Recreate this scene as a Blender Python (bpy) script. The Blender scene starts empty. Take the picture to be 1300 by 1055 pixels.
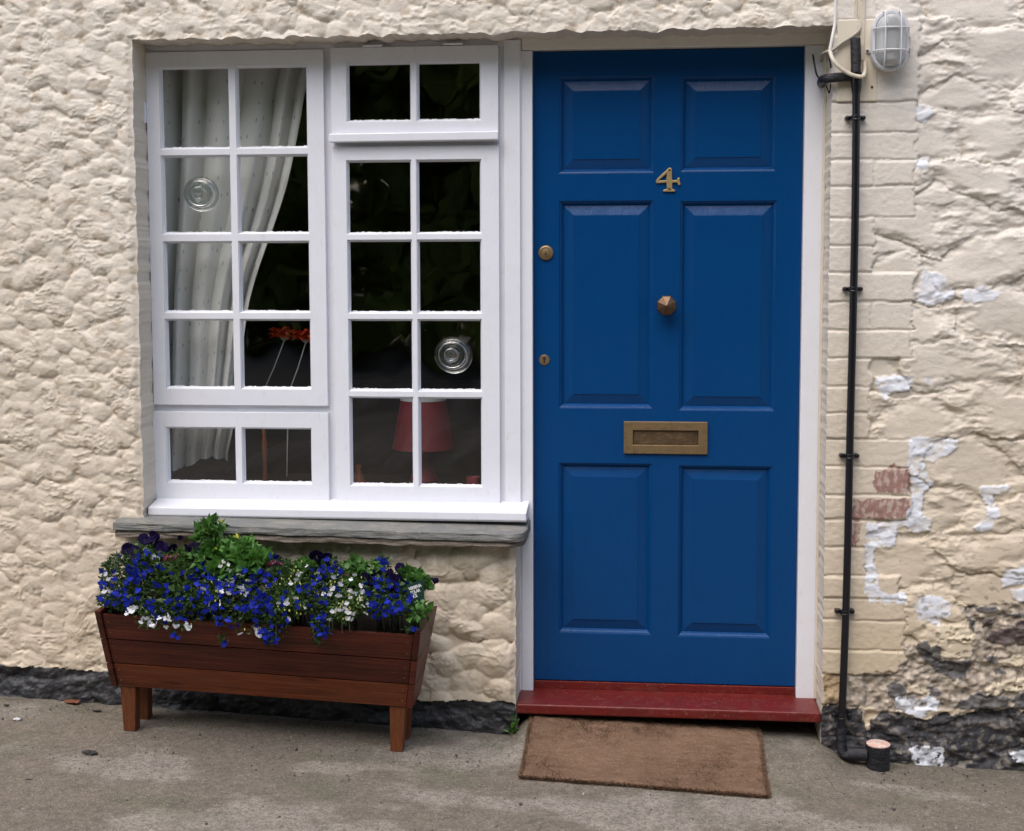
import bpy, bmesh, math, random
import numpy as np
from mathutils import Vector, Matrix
random.seed(7); rng = np.random.default_rng(11)
sc = bpy.context.scene
R_ = math.radians

# ------------------------------------------------------------------ camera
F, PX, PY = 1723.0, 650.0, 482.0
CAM = np.array([0.35213, -4.06591, 1.31846])
ROT = np.array([[0.9950897, -0.0055555, 0.0988214], [0.0989404, 0.0831357, -0.9916145], [-0.0027066, 0.9965227, 0.0832772]])
cam_data = bpy.data.cameras.new('camera'); cam = bpy.data.objects.new('camera', cam_data); sc.collection.objects.link(cam)
cam.matrix_world = Matrix([list(ROT[i]) + [CAM[i]] for i in range(3)] + [[0, 0, 0, 1]])
cam_data.sensor_fit = 'HORIZONTAL'; cam_data.sensor_width = 36; cam_data.lens = F / 1300 * 36
cam_data.shift_y = -45.5 / 1300; cam_data.clip_end = 500; cam_data.clip_start = .05
sc.camera = cam
# ------------------------------------------------------------------ sky, sun, exposure
SUN_EL, SUN_AZ = 58, 205       # azimuth clockwise from +y (north): the sun stands behind and left of the camera, high
w = bpy.data.worlds.new("World"); sc.world = w; w.use_nodes = True
nt = w.node_tree; bg = nt.nodes['Background']
sky = nt.nodes.new('ShaderNodeTexSky'); sky.sky_type = 'NISHITA'; sky.sun_disc = False
sky.sun_elevation = R_(SUN_EL); sky.sun_rotation = R_(SUN_AZ)
sky.air_density = 1.0; sky.dust_density = 3.0; sky.ozone_density = 1.0
nt.links.new(sky.outputs[0], bg.inputs[0]); bg.inputs[1].default_value = .15
sd = bpy.data.lights.new('sun', 'SUN'); sd.energy = 1.15; sd.angle = R_(60); sd.color = (1, .975, .95)
so = bpy.data.objects.new('sun', sd); sc.collection.objects.link(so)
d = Vector((math.sin(R_(SUN_AZ)) * math.cos(R_(SUN_EL)), math.cos(R_(SUN_AZ)) * math.cos(R_(SUN_EL)), math.sin(R_(SUN_EL))))
so.rotation_euler = d.to_track_quat('Z', 'Y').to_euler(); so.location = (0, -5, 8)
sc.view_settings.view_transform = 'Standard'; sc.view_settings.look = 'None'
sc.view_settings.exposure = .76; sc.view_settings.gamma = 1; sc.view_settings.use_curve_mapping = False
sc.cycles.max_bounces = 8; sc.cycles.transparent_max_bounces = 12
try: sc.cycles.use_denoising = True
except Exception: pass

# ------------------------------------------------------------------ helpers
def at(px, py, y):
    r = ROT @ np.array([px - PX, -(py - PY), -F]); t = (y - CAM[1]) / r[1]; return CAM + r * t
def apron(X, Y): return .048 * sstep(-.30, .0, Y) * sstep(-.06, .0, X) * sstep(.97, .86, X)
def gz(x, y=0): return -.1225 - .045 * min(max(x, -6), 6)
def tag(o, label=None, cat=None, group=None, kind=None):
    for k, v in (('label', label), ('category', cat), ('group', group), ('kind', kind)):
        if v: o[k] = v
    return o
def empty(name, loc=(0, 0, 0), rot=(0, 0, 0)):
    o = bpy.data.objects.new(name, None); sc.collection.objects.link(o); o.location = loc; o.rotation_euler = rot
    o.empty_display_size = .1; return o
def link(name, me, parent=None, bevel=0, seg=2, loc=None):
    o = bpy.data.objects.new(name, me); sc.collection.objects.link(o)
    if parent: o.parent = parent
    if loc is not None: o.location = loc
    if bevel:
        m = o.modifiers.new('b', 'BEVEL'); m.width = bevel; m.segments = seg; m.limit_method = 'ANGLE'; m.angle_limit = R_(35)
    return o
def np_mesh(name, V, Fc, mat, smooth=False, col=None):
    V = np.asarray(V, np.float32); Fc = np.asarray(Fc, np.int32); k = Fc.shape[1]
    me = bpy.data.meshes.new(name); me.vertices.add(len(V)); me.vertices.foreach_set('co', V.ravel())
    me.loops.add(Fc.size); me.loops.foreach_set('vertex_index', Fc.ravel())
    me.polygons.add(len(Fc)); me.polygons.foreach_set('loop_start', np.arange(0, Fc.size, k, dtype=np.int32))
    me.update(calc_edges=True)
    if smooth: me.polygons.foreach_set('use_smooth', np.ones(len(Fc), bool))
    if col is not None:
        a = me.color_attributes.new('Col', 'FLOAT_COLOR', 'POINT')
        c = np.ones((len(V), 4), np.float32); c[:, :col.shape[1]] = col; a.data.foreach_set('color', c.ravel())
    if mat: me.materials.append(mat)
    return me
class MB:
    def __init__(s): s.v = []; s.f = []
    def add(s, vs, fs):
        n = len(s.v); s.v += [tuple(map(float, v)) for v in vs]; s.f += [tuple(n + i for i in f) for f in fs]; return s
    def box(s, x0, x1, y0, y1, z0, z1):
        return s.hexa([(x0, y0, z0), (x1, y0, z0), (x1, y1, z0), (x0, y1, z0), (x0, y0, z1), (x1, y0, z1), (x1, y1, z1), (x0, y1, z1)])
    def hexa(s, vs): return s.add(vs, [(0, 3, 2, 1), (4, 5, 6, 7), (0, 1, 5, 4), (1, 2, 6, 5), (2, 3, 7, 6), (3, 0, 4, 7)])
    def prism(s, pts, y0, y1):       # polygon in xz (counter-clockwise seen from -y), extruded y0 (front) .. y1
        n = len(pts); vs = [(x, y0, z) for x, z in pts] + [(x, y1, z) for x, z in pts]
        return s.add(vs, [tuple(range(n)), tuple(range(2 * n - 1, n - 1, -1))] + [(i, n + i, n + (i + 1) % n, (i + 1) % n) for i in range(n)])
    def tube(s, pts, r, seg=10, cap=True):
        pts = [Vector(p) for p in pts]; rings = []; n = len(pts); up = None
        for i, p in enumerate(pts):
            t = (pts[min(i + 1, n - 1)] - pts[max(i - 1, 0)]).normalized()
            if up is None: up = t.orthogonal().normalized()
            up = (up - t * up.dot(t)).normalized(); b = t.cross(up)
            rr = r[i] if hasattr(r, '__len__') else r
            rings.append([p + (up * math.cos(a) + b * math.sin(a)) * rr for a in [2 * math.pi * k / seg for k in range(seg)]])
        vs = [v for rg in rings for v in rg]; fs = []
        for i in range(n - 1):
            for k in range(seg): fs.append((i * seg + k, i * seg + (k + 1) % seg, (i + 1) * seg + (k + 1) % seg, (i + 1) * seg + k))
        if cap: fs += [tuple(range(seg))[::-1], tuple((n - 1) * seg + k for k in range(seg))]
        return s.add(vs, fs)
    def lathe(s, prof, c, axis='z', seg=24, sx=1, sy=1, rot=0):   # prof: (r, h)
        vs = []; fs = []
        for r, h in prof:
            for k in range(seg):
                a = 2 * math.pi * (k + rot) / seg; p, q = r * math.cos(a) * sx, r * math.sin(a) * sy
                vs.append((c[0] + p, c[1] + q, c[2] + h) if axis == 'z' else (c[0] + p, c[1] - h, c[2] + q))
        for i in range(len(prof) - 1):
            for k in range(seg): fs.append((i * seg + k, i * seg + (k + 1) % seg, (i + 1) * seg + (k + 1) % seg, (i + 1) * seg + k))
        fs += [tuple(range(seg))[::-1], tuple((len(prof) - 1) * seg + k for k in range(seg))]
        return s.add(vs, fs)
    def mesh(s, name, mat, smooth=False):
        me = bpy.data.meshes.new(name); me.from_pydata(s.v, [], s.f)
        bm = bmesh.new(); bm.from_mesh(me); bmesh.ops.recalc_face_normals(bm, faces=bm.faces); bm.to_mesh(me); bm.free()
        if mat: me.materials.append(mat)
        if smooth:
            for p in me.polygons: p.use_smooth = True
            me.set_sharp_from_angle(angle=R_(42)) if hasattr(me, 'set_sharp_from_angle') else None
        return me
    def build(s, name, mat, parent=None, bevel=0, smooth=False, seg=2, loc=None):
        return link(name, s.mesh(name, mat, smooth), parent, bevel, seg, loc)
def holed(mb, x0, x1, z0, z1, holes, yf, yb):
    """a plate with rectangular holes, front at yf, back at yb"""
    xs = sorted({x0, x1, *[h[0] for h in holes], *[h[1] for h in holes]}); zs = sorted({z0, z1, *[h[2] for h in holes], *[h[3] for h in holes]})
    inh = lambda x, z: any(h[0] < x < h[1] and h[2] < z < h[3] for h in holes)
    nx, nz = len(xs), len(zs); n = len(mb.v)
    solid = {(i, j) for i in range(nx - 1) for j in range(nz - 1) if not inh((xs[i] + xs[i + 1]) / 2, (zs[j] + zs[j + 1]) / 2)}
    vs = [(x, y, z) for y in (yf, yb) for z in zs for x in xs]; V = lambda i, j, b: b * nx * nz + j * nx + i; fs = []
    for i, j in solid:
        fs += [(V(i, j, 0), V(i + 1, j, 0), V(i + 1, j + 1, 0), V(i, j + 1, 0)), (V(i, j, 1), V(i, j + 1, 1), V(i + 1, j + 1, 1), V(i + 1, j, 1))]
        for a, b, c in (((i, j), (i + 1, j), (i, j - 1)), ((i + 1, j), (i + 1, j + 1), (i + 1, j)), ((i + 1, j + 1), (i, j + 1), (i, j + 1)), ((i, j + 1), (i, j), (i - 1, j))):
            if c not in solid: fs.append((V(*a, 0), V(*a, 1), V(*b, 1), V(*b, 0)))
    return mb.add(vs, fs)
def loops(mb, rect, steps, cap=True):
    """nested rectangular rings in the xz plane; steps: (inset, y)"""
    x0, x1, z0, z1 = rect; vs = []; fs = []
    for ins, y in steps: vs += [(x0 + ins, y, z0 + ins), (x1 - ins, y, z0 + ins), (x1 - ins, y, z1 - ins), (x0 + ins, y, z1 - ins)]
    for i in range(len(steps) - 1):
        for k in range(4): fs.append((i * 4 + k, i * 4 + (k + 1) % 4, i * 4 + 4 + (k + 1) % 4, i * 4 + 4 + k))
    if cap: m = (len(steps) - 1) * 4; fs.append((m, m + 1, m + 2, m + 3))
    return mb.add(vs, fs)
# ---- numpy noise
_P = rng.permutation(4096).astype(np.int64)
def _h(i, j, s=0): return _P[(_P[(i + 57 * s) & 4095] + j) & 4095]
def perlin(x, y, s=0):
    xi = np.floor(x).astype(np.int64); yi = np.floor(y).astype(np.int64); xf = x - xi; yf = y - yi
    u = xf * xf * xf * (xf * (xf * 6 - 15) + 10); v = yf * yf * yf * (yf * (yf * 6 - 15) + 10)
    def g(a, b): t = _h(xi + a, yi + b, s) * (2 * np.pi / 4096); return np.cos(t) * (xf - a) + np.sin(t) * (yf - b)
    return ((g(0, 0) * (1 - u) + g(1, 0) * u) * (1 - v) + (g(0, 1) * (1 - u) + g(1, 1) * u) * v) * 1.5
def fbm(x, y, o=4, s=0, g=.5):
    t = 0; a = 1
    for k in range(o): t = t + a * perlin(x, y, s + k); x = x * 2.03; y = y * 2.03; a *= g
    return t
def sstep(a, b, x): t = np.clip((x - a) / (b - a), 0, 1); return t * t * (3 - 2 * t)
def lumps(x, z, cx, cz, s, H=1.0):
    """overlapping rounded daubs: the highest dome at each point"""
    u = x / cx; v = z / cz; ui = np.floor(u).astype(np.int64); vi = np.floor(v).astype(np.int64); best = np.full(x.shape, -1.0)
    for a in (-1, 0, 1):
        for b in (-1, 0, 1):
            I, J = ui + a, vi + b; h1 = _h(I, J, s) / 4096; h2 = _h(I, J, s + 1) / 4096; h3 = _h(I, J, s + 2) / 4096; h4 = _h(I, J, s + 3) / 4096
            dx = u - (I + .15 + .7 * h1); dz = v - (J + .15 + .7 * h2 + .5 * (I & 1) - .25); th = (h3 - .5) * 1.6
            ex = dx * np.cos(th) + dz * np.sin(th); ez = -dx * np.sin(th) + dz * np.cos(th)
            rx = .62 + .38 * h4; rz = .52 + .3 * h3; q = (ex / rx) ** 2 + (ez / rz) ** 2
            dome = np.sqrt(np.clip(1 - q, 0, 1)) * (.55 + .45 * h2) + .28 * h1 - .14 + .18 * ez
            best = np.maximum(best, np.where(q < 1, dome, -1))
    return np.clip(best, -.12, 2) * H
def worley(x, y, s=0):
    xi = np.floor(x).astype(np.int64); yi = np.floor(y).astype(np.int64); f1 = np.full(x.shape, 9.); f2 = f1.copy(); idn = np.zeros(x.shape, np.int64)
    for a in (-1, 0, 1):
        for b in (-1, 0, 1):
            I, J = xi + a, yi + b; px = I + .1 + .8 * _h(I, J, s) / 4096; py = J + .1 + .8 * _h(I, J, s + 1) / 4096
            dd = np.hypot(x - px, y - py); c = dd < f1; f2 = np.where(c, f1, np.minimum(f2, dd)); f1 = np.where(c, dd, f1); idn = np.where(c, _h(I, J, s + 2), idn)
    return f1, f2, idn
def inpoly(poly, X, Zc):
    m = np.zeros(X.shape, bool); n = len(poly)
    for i in range(n):
        x1, y1 = poly[i]; x2, y2 = poly[(i + 1) % n]
        if y1 == y2: continue
        m ^= ((y1 > Zc) != (y2 > Zc)) & (X < (x2 - x1) * (Zc - y1) / (y2 - y1) + x1)
    return m

# ------------------------------------------------------------------ materials
def mat(name, col, rough=.6, metal=0, spec=.5, noise=None, bump=None, var=0, coat=0, attr=None, trans=None, sheen=0):
    """noise: (scale, amount, colour2); bump: list of (scale, distance, detail, stretch xyz)"""
    m = bpy.data.materials.new(name); m.use_nodes = True; t = m.node_tree; b = t.nodes['Principled BSDF']; L = t.links.new
    b.inputs['Base Color'].default_value = (*col, 1); b.inputs['Roughness'].default_value = rough; b.inputs['Metallic'].default_value = metal
    b.inputs['Specular IOR Level'].default_value = spec; b.inputs['Coat Weight'].default_value = coat; b.inputs['Coat Roughness'].default_value = .15
    if sheen: b.inputs['Sheen Weight'].default_value = sheen
    tc = t.nodes.new('ShaderNodeTexCoord'); src = None
    if attr:
        an = t.nodes.new('ShaderNodeAttribute'); an.attribute_name = attr; src = an.outputs['Color']
    def nz(scale, detail=5, st=(1, 1, 1), rg=.6):
        mp = t.nodes.new('ShaderNodeMapping'); mp.inputs['Scale'].default_value = st; L(tc.outputs['Object'], mp.inputs[0])
        n = t.nodes.new('ShaderNodeTexNoise'); n.inputs['Scale'].default_value = scale; n.inputs['Detail'].default_value = detail; n.inputs['Roughness'].default_value = rg
        L(mp.outputs[0], n.inputs['Vector']); return n.outputs['Fac']
    for k, ns in enumerate(noise or []):
        sca, amt, c2 = ns[:3]; st = ns[3] if len(ns) > 3 else (1, 1, 1); lo, hi = (ns[4] if len(ns) > 4 else (.45, .7))
        r = t.nodes.new('ShaderNodeMapRange'); r.inputs[1].default_value = lo; r.inputs[2].default_value = hi; r.inputs[4].default_value = amt
        L(nz(sca, 6, st), r.inputs[0]); mx = t.nodes.new('ShaderNodeMix'); mx.data_type = 'RGBA'; L(r.outputs[0], mx.inputs[0])
        if src is None: mx.inputs[6].default_value = (*col, 1)
        else: L(src, mx.inputs[6])
        mx.inputs[7].default_value = (*c2, 1); src = mx.outputs[2]
    if var:
        oi = t.nodes.new('ShaderNodeObjectInfo'); hs = t.nodes.new('ShaderNodeHueSaturation')
        r = t.nodes.new('ShaderNodeMapRange'); r.inputs[3].default_value = 1 - var; r.inputs[4].default_value = 1 + var; L(oi.outputs['Random'], r.inputs[0]); L(r.outputs[0], hs.inputs['Value'])
        if src is None: hs.inputs['Color'].default_value = (*col, 1)
        else: L(src, hs.inputs['Color'])
        src = hs.outputs[0]
    if src is not None: L(src, b.inputs['Base Color'])
    prev = None
    for sca, dist, det, st in (bump or []):
        bp = t.nodes.new('ShaderNodeBump'); bp.inputs['Distance'].default_value = dist; L(nz(sca, det, st), bp.inputs['Height'])
        if prev: L(prev, bp.inputs['Normal'])
        prev = bp.outputs[0]
    if prev: L(prev, b.inputs['Normal'])
    if trans: b.inputs['Transmission Weight'].default_value = trans
    return m
ONE = (1, 1, 1)
M = {}
M['render'] = mat('cream_render', (.7, .62, .5), .62, attr='Col', bump=[(260, .0008, 4, ONE), (70, .0012, 4, (1, 1, 2))], noise=[(9, .12, (.5, .42, .30)), (60, .10, (.8, .75, .66))])
M['stonework'] = mat('painted_stonework', (.7, .62, .5), .62, attr='Col', bump=[(240, .0007, 4, ONE), (60, .0012, 5, (1, 1, 1.6))], noise=[(70, .12, (.42, .36, .28))])
M['plinth'] = mat('black_plinth_paint', (.03, .03, .033), .5, attr='Col', bump=[(90, .004, 5, ONE)])
M['reveal'] = mat('cream_smooth_render', (.64, .575, .48), .6, noise=[(6, .4, (.52, .44, .34), (1, 1, .4)), (90, .2, (.75, .7, .62))], bump=[(40, .002, 5, ONE)])
M['white'] = mat('white_gloss_paint', (.755, .765, .82), .32, noise=[(14, .2, (.66, .65, .66)), (60, .25, (.55, .52, .46), (1, 1, .5), (.60, .72))], bump=[(30, .0004, 3, (3, 1, 1)), (9, .0008, 2, ONE)])
M['headpaint'] = mat('cream_grey_paint', (.78, .76, .70), .5, noise=[(9, .4, (.60, .55, .47), (1, 1, 2)), (60, .2, (.7, .66, .6))], bump=[(50, .0008, 4, (1, 1, 3))])
M['blue'] = mat('blue_gloss_paint', (.0000, .045, .165), .27, spec=.30, noise=[(5, .35, (.0003, .051, .178)), (220, .25, (.05, .09, .17), ONE, (.66, .74))], bump=[(70, .0012, 4, (3.2, 1, .10)), (9, .0022, 2, ONE), (160, .0004, 3, ONE)])
M['brass'] = mat('aged_brass', (.27, .185, .095), .45, metal=.65, noise=[(60, .6, (.16, .10, .05)), (200, .4, (.36, .26, .14))], bump=[(220, .0003, 3, ONE)])
M['bronze'] = mat('brown_bronze', (.125, .078, .050), .34, metal=.8, noise=[(80, .6, (.10, .045, .022))], bump=[(220, .0003, 3, ONE)])
M['dark'] = mat('black_void', (.004, .004, .004), .8)
M['redpaint'] = mat('red_step_paint', (.13, .011, .009), .42, spec=.35, noise=[(18, .45, (.075, .012, .011)), (110, .4, (.30, .13, .11), ONE, (.58, .70)), (40, .35, (.16, .06, .045), (.6, 1, 1), (.5, .7))], bump=[(60, .0012, 4, ONE)])
M['slate'] = mat('slate_stone', (.17, .172, .165), .7, noise=[(14, .7, (.30, .275, .23), (1, 1, 1)), (55, .5, (.13, .125, .11), (.4, 1, 2)), (90, .8, (.42, .42, .38), ONE, (.62, .72))], bump=[(35, .006, 6, (.5, 1, 5)), (150, .0015, 4, ONE)])
M['slatedge'] = mat('split_slate_edge', (.22, .18, .145), .8, noise=[(40, .7, (.08, .06, .045), (.25, 1, 4)), (90, .5, (.30, .25, .20))], bump=[(40, .01, 6, (.3, 1, 5))])
M['wood'] = mat('red_brown_stained_wood', (.085, .018, .012), .42, spec=.25, var=.35, noise=[(5, .85, (.026, .008, .006), (.6, 3, 4)), (26, .6, (.16, .042, .018), (.16, 3, 10), (.48, .62)), (9, .5, (.012, .007, .006), (.5, 2, 3), (.58, .7)), (150, .3, (.30, .2, .15), ONE, (.66, .76))], bump=[(60, .0012, 5, (.15, 3, 6))])
M['woodlight'] = mat('orange_brown_stained_board', (.155, .036, .012), .42, spec=.25, noise=[(5, .8, (.045, .013, .008), (.6, 3, 4)), (30, .6, (.21, .075, .034), (.16, 3, 10), (.48, .62)), (11, .6, (.016, .008, .007), (.6, 2, 3), (.6, .7)), (170, .4, (.34, .24, .18), ONE, (.66, .74))], bump=[(60, .0012, 5, (.15, 3, 6))])
M['woodleg'] = mat('orange_brown_wood_leg', (.14, .040, .013), .5, spec=.3, noise=[(12, .7, (.075, .024, .011), (4, 4, .5)), (60, .4, (.26, .11, .05), (5, 5, .3))], bump=[(60, .0012, 5, (6, 3, .2))])
M['soil'] = mat('dark_compost', (.018, .012, .008), .9, bump=[(120, .01, 5, ONE)])
M['blackpipe'] = mat('black_bitumen_paint', (.006, .006, .009), .28, noise=[(120, .35, (.05, .05, .055), ONE, (.62, .78))], bump=[(50, .0012, 3, (1, 1, .5))])
M['foam'] = mat('black_foam_wrap', (.009, .009, .013), .5, bump=[(130, .003, 4, (1, 1, 3)), (40, .004, 2, (1, 1, 2))])
M['cablecream'] = mat('cream_painted_cable', (.60, .54, .44), .5, noise=[(60, .5, (.4, .33, .24))])
M['cablegrey'] = mat('grey_beige_cable', (.36, .32, .26), .5, noise=[(60, .5, (.22, .18, .14))])
M['cablewhite'] = mat('white_cable', (.75, .72, .68), .4)
M['lampbody'] = mat('pale_grey_plastic', (.62, .63, .66), .4, noise=[(40, .4, (.5, .48, .46))])
M['rust'] = mat('rusty_screw', (.12, .05, .02), .7)
M['pinkcap'] = mat('flaky_pink_cap', (.62, .38, .32), .6, noise=[(60, .9, (.70, .62, .52), ONE, (.45, .6)), (120, .9, (.1, .07, .06), ONE, (.62, .68))], bump=[(80, .001, 3, ONE)])
M['coir'] = mat('brown_coir_fibre', (.215, .130, .085), .9, spec=.1, noise=[(7, .6, (.11, .062, .035)), (60, .6, (.30, .20, .135), (.3, 3, 1)), (240, .7, (.36, .25, .16), ONE, (.55, .65)), (300, .7, (.06, .03, .015), ONE, (.55, .65))], bump=[(200, .006, 4, (.5, 2, 1))])
M['curtain'] = None
M['lampshade'] = mat('crimson_lampshade', (.15, .004, .014), .6, bump=[(200, .0005, 2, ONE)])
M['shadetop'] = mat('pale_shade_trim', (.5, .52, .55), .5)
M['orange'] = mat('orange_red_petal', (.55, .07, .015), .6, noise=[(40, .9, (.50, .012, .012), ONE, (.45, .55))])
M['stemwhite'] = mat('pale_wire_stem', (.55, .55, .55), .5)
M['vase'] = mat('dark_orange_glaze', (.30, .08, .02), .3)
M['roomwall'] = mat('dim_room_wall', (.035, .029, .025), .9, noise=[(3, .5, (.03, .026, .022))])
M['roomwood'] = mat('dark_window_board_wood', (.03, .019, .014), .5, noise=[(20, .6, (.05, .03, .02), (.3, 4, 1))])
M['sofa'] = mat('dark_grey_upholstery', (.05, .05, .055), .9, bump=[(60, .002, 3, ONE)])
M['glassy'] = None
def glass_mat(name, base, tint, wav):
    m = bpy.data.materials.new(name); m.use_nodes = True; t = m.node_tree; t.nodes.clear(); L = t.links.new
    o = t.nodes.new('ShaderNodeOutputMaterial'); mx = t.nodes.new('ShaderNodeMixShader'); tr = t.nodes.new('ShaderNodeBsdfTransparent'); gl = t.nodes.new('ShaderNodeBsdfGlossy')
    tr.inputs[0].default_value = (*tint, 1); gl.inputs['Roughness'].default_value = .02
    lw = t.nodes.new('ShaderNodeLayerWeight'); lw.inputs[0].default_value = .5
    p = t.nodes.new('ShaderNodeMath'); p.operation = 'POWER'; p.inputs[1].default_value = 4.5; L(lw.outputs['Facing'], p.inputs[0])
    a = t.nodes.new('ShaderNodeMath'); a.operation = 'MULTIPLY_ADD'; a.inputs[1].default_value = .92; a.inputs[2].default_value = base; L(p.outputs[0], a.inputs[0])
    tc = t.nodes.new('ShaderNodeTexCoord'); n = t.nodes.new('ShaderNodeTexNoise'); n.inputs['Scale'].default_value = 7; n.inputs['Detail'].default_value = 1; L(tc.outputs['Object'], n.inputs['Vector'])
    b = t.nodes.new('ShaderNodeBump'); b.inputs['Distance'].default_value = wav; L(n.outputs[0], b.inputs['Height']); L(b.outputs[0], gl.inputs['Normal'])
    L(a.outputs[0], mx.inputs[0]); L(tr.outputs[0], mx.inputs[1]); L(gl.outputs[0], mx.inputs[2]); L(mx.outputs[0], o.inputs[0]); return m
M['glass'] = glass_mat('window_glass', .125, (.95, .96, .95), .0013)
M['bull'] = glass_mat('thick_bullseye_glass', .40, (.72, .78, .76), .0)
def curtain_mat():
    m = mat('cream_curtain_sprigged', (.66, .65, .62), .85); t = m.node_tree; L = t.links.new; b = t.nodes['Principled BSDF']
    uv = t.nodes.new('ShaderNodeUVMap'); vt = t.nodes.new('ShaderNodeTexVoronoi'); vt.inputs['Scale'].default_value = 17; vt.inputs['Randomness'].default_value = .25
    L(uv.outputs[0], vt.inputs['Vector']); r = t.nodes.new('ShaderNodeMapRange'); r.inputs[1].default_value = .10; r.inputs[2].default_value = .14; r.inputs[3].default_value = 1; r.inputs[4].default_value = 0
    L(vt.outputs['Distance'], r.inputs[0]); mx = t.nodes.new('ShaderNodeMix'); mx.data_type = 'RGBA'; L(r.outputs[0], mx.inputs[0])
    mx.inputs[6].default_value = (.82, .82, .80, 1); mx.inputs[7].default_value = (.48, .48, .52, 1); L(mx.outputs[2], b.inputs['Base Color']); return m
M['curtain'] = curtain_mat()
def leafmat(name, c, c2, rough=.5):
    m = mat(name, c, rough, noise=[(35, .9, c2)], var=.2); b = m.node_tree.nodes['Principled BSDF']
    b.inputs['Subsurface Weight'].default_value = 0; return m
M['leaf'] = leafmat('green_leaf', (.055, .115, .025), (.10, .17, .035)); M['leafdark'] = leafmat('dark_green_leaf', (.035, .075, .022), (.065, .12, .03))
M['mint'] = leafmat('bright_green_leaf', (.075, .19, .03), (.05, .13, .025)); M['stem'] = mat('green_brown_stem', (.07, .08, .03), .6)
M['lobblue'] = mat('blue_lobelia_petal', (.010, .022, .34), .6, spec=.2, var=.5); M['lobwhite'] = mat('white_lobelia_petal', (.75, .76, .80), .55, var=.1)
M['bud'] = mat('yellow_green_bud', (.45, .45, .12), .6); M['pansy'] = mat('deep_purple_petal', (.009, .004, .034), .75, spec=.15, var=.4, noise=[(60, .5, (.016, .006, .055))])
M['pink'] = mat('pink_red_petal', (.42, .035, .11), .55, noise=[(200, .8, (.7, .5, .55), ONE, (.5, .6))]); M['yellow'] = mat('yellow_petal', (.62, .60, .08), .55)
M['tag'] = mat('dark_green_plastic', (.008, .035, .028), .35); M['tagtext'] = mat('white_print', (.7, .72, .7), .5)
M['deadleaf'] = mat('brown_dead_leaf', (.16, .05, .02), .7); M['darkbit'] = mat('dark_grit', (.03, .028, .026), .8)
def translucent(m, f):
    t = m.node_tree; L = t.links.new; b = t.nodes['Principled BSDF']; o = t.nodes['Material Output']; tl = t.nodes.new('ShaderNodeBsdfTranslucent'); mx = t.nodes.new('ShaderNodeMixShader'); mx.inputs[0].default_value = f
    if b.inputs['Base Color'].is_linked: L(b.inputs['Base Color'].links[0].from_socket, tl.inputs[0])
    else: tl.inputs[0].default_value = b.inputs['Base Color'].default_value
    L(b.outputs[0], mx.inputs[1]); L(tl.outputs[0], mx.inputs[2]); L(mx.outputs[0], o.inputs[0])
for k_ in ('leaf', 'leafdark', 'mint'): translucent(M[k_], .3)
for k_ in ('lobblue', 'lobwhite', 'pansy'): translucent(M[k_], .25)
M['tree'] = leafmat('tree_leaf', (.27, .33, .06), (.44, .43, .10)); translucent(M['tree'], .5); M['bark'] = mat('bark', (.06, .05, .04), .9)

# ------------------------------------------------------------------ ground
def ground():
    xs = np.unique(np.concatenate([np.linspace(-60, -3, 30), np.arange(-3, 3, .012), np.linspace(3, 60, 30)])); ys = np.unique(np.concatenate([np.linspace(-70, -2, 36), np.arange(-2, .5, .012), [.8]]))
    X, Y = np.meshgrid(xs, ys); Z = -.1225 - .045 * np.clip(X, -6, 6) + .003 * fbm(X * 4, Y * 4, 4, 3) + .0012 * fbm(X * 30, Y * 30, 3, 9) + apron(X, Y)
    # colour: concrete with worn pale ovals, a darker olive band along the wall, scattered mossy patches
    n1 = fbm(X * 1.7, Y * 3.2, 5, 20); n2 = fbm(X * 9, Y * 12, 4, 30); n3 = fbm(X * 45, Y * 45, 3, 40)
    base = np.stack([.185 + 0 * X, .155 + 0 * X, .122 + 0 * X], -1)
    pale = sstep(.12, .42, n1 + .25 * n2 * .6)[..., None]; c = base * (1 - pale) + np.array([.28, .245, .205]) * pale
    for px, pye, sx, sy in ((235, 905, .10, .035), (215, 925, .09, .03), (650, 955, .13, .07), (470, 957, .2, .05), (20, 905, .12, .04), (1000, 955, .10, .06), (330, 915, .1, .03)):
        r = ROT @ np.array([px - PX, -(pye - PY), -F]); tt = (-.1225 - .045 * CAM[0] - CAM[2]) / (r[2] + .045 * r[0]); p = CAM + r * tt
        q = np.exp(-(((X - p[0]) / sx) ** 2 + ((Y - p[1]) / sy) ** 2) * (1 + .8 * n2)) [..., None]; c = c * (1 - .6 * q) + np.array([.30, .275, .24]) * .6 * q
    gr = (sstep(-.2, .02, Y + .05 * n2) * sstep(-.5, .5, n2 + .25))[..., None] * .6; c = c * (1 - gr) + np.array([.075, .072, .045]) * gr
    mo = sstep(.25, .6, fbm(X * 3, Y * 5, 4, 77))[..., None] * .35; c = c * (1 - mo) + np.array([.11, .115, .065]) * mo
    c = c * (1 + .25 * n3[..., None]) * (1 + .12 * n2[..., None])
    nx = len(xs); I, J = np.meshgrid(np.arange(nx - 1), np.arange(len(ys) - 1)); a = (J * nx + I).ravel()
    m = mat('worn_concrete', (.17, .15, .12), .85, spec=.3, attr='Col', noise=[(75, .45, (.10, .088, .07), ONE, (.52, .58)), (95, .5, (.36, .325, .28), ONE, (.60, .65)), (160, .5, (.085, .073, .058), ONE, (.5, .6)), (200, .7, (.44, .40, .34), ONE, (.60, .66)), (110, .6, (.05, .045, .04), ONE, (.63, .69))], bump=[(190, .004, 4, ONE), (50, .004, 4, ONE)])
    me = np_mesh('pavement', np.stack([X, Y, Z], -1).reshape(-1, 3), np.stack([a, a + 1, a + 1 + nx, a + nx], -1), m, True, np.clip(c, .01, 1).reshape(-1, 3))
    tag(link('pavement', me), 'worn grey concrete pavement sloping down to the right in front of the cottage', 'pavement', kind='structure')
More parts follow.
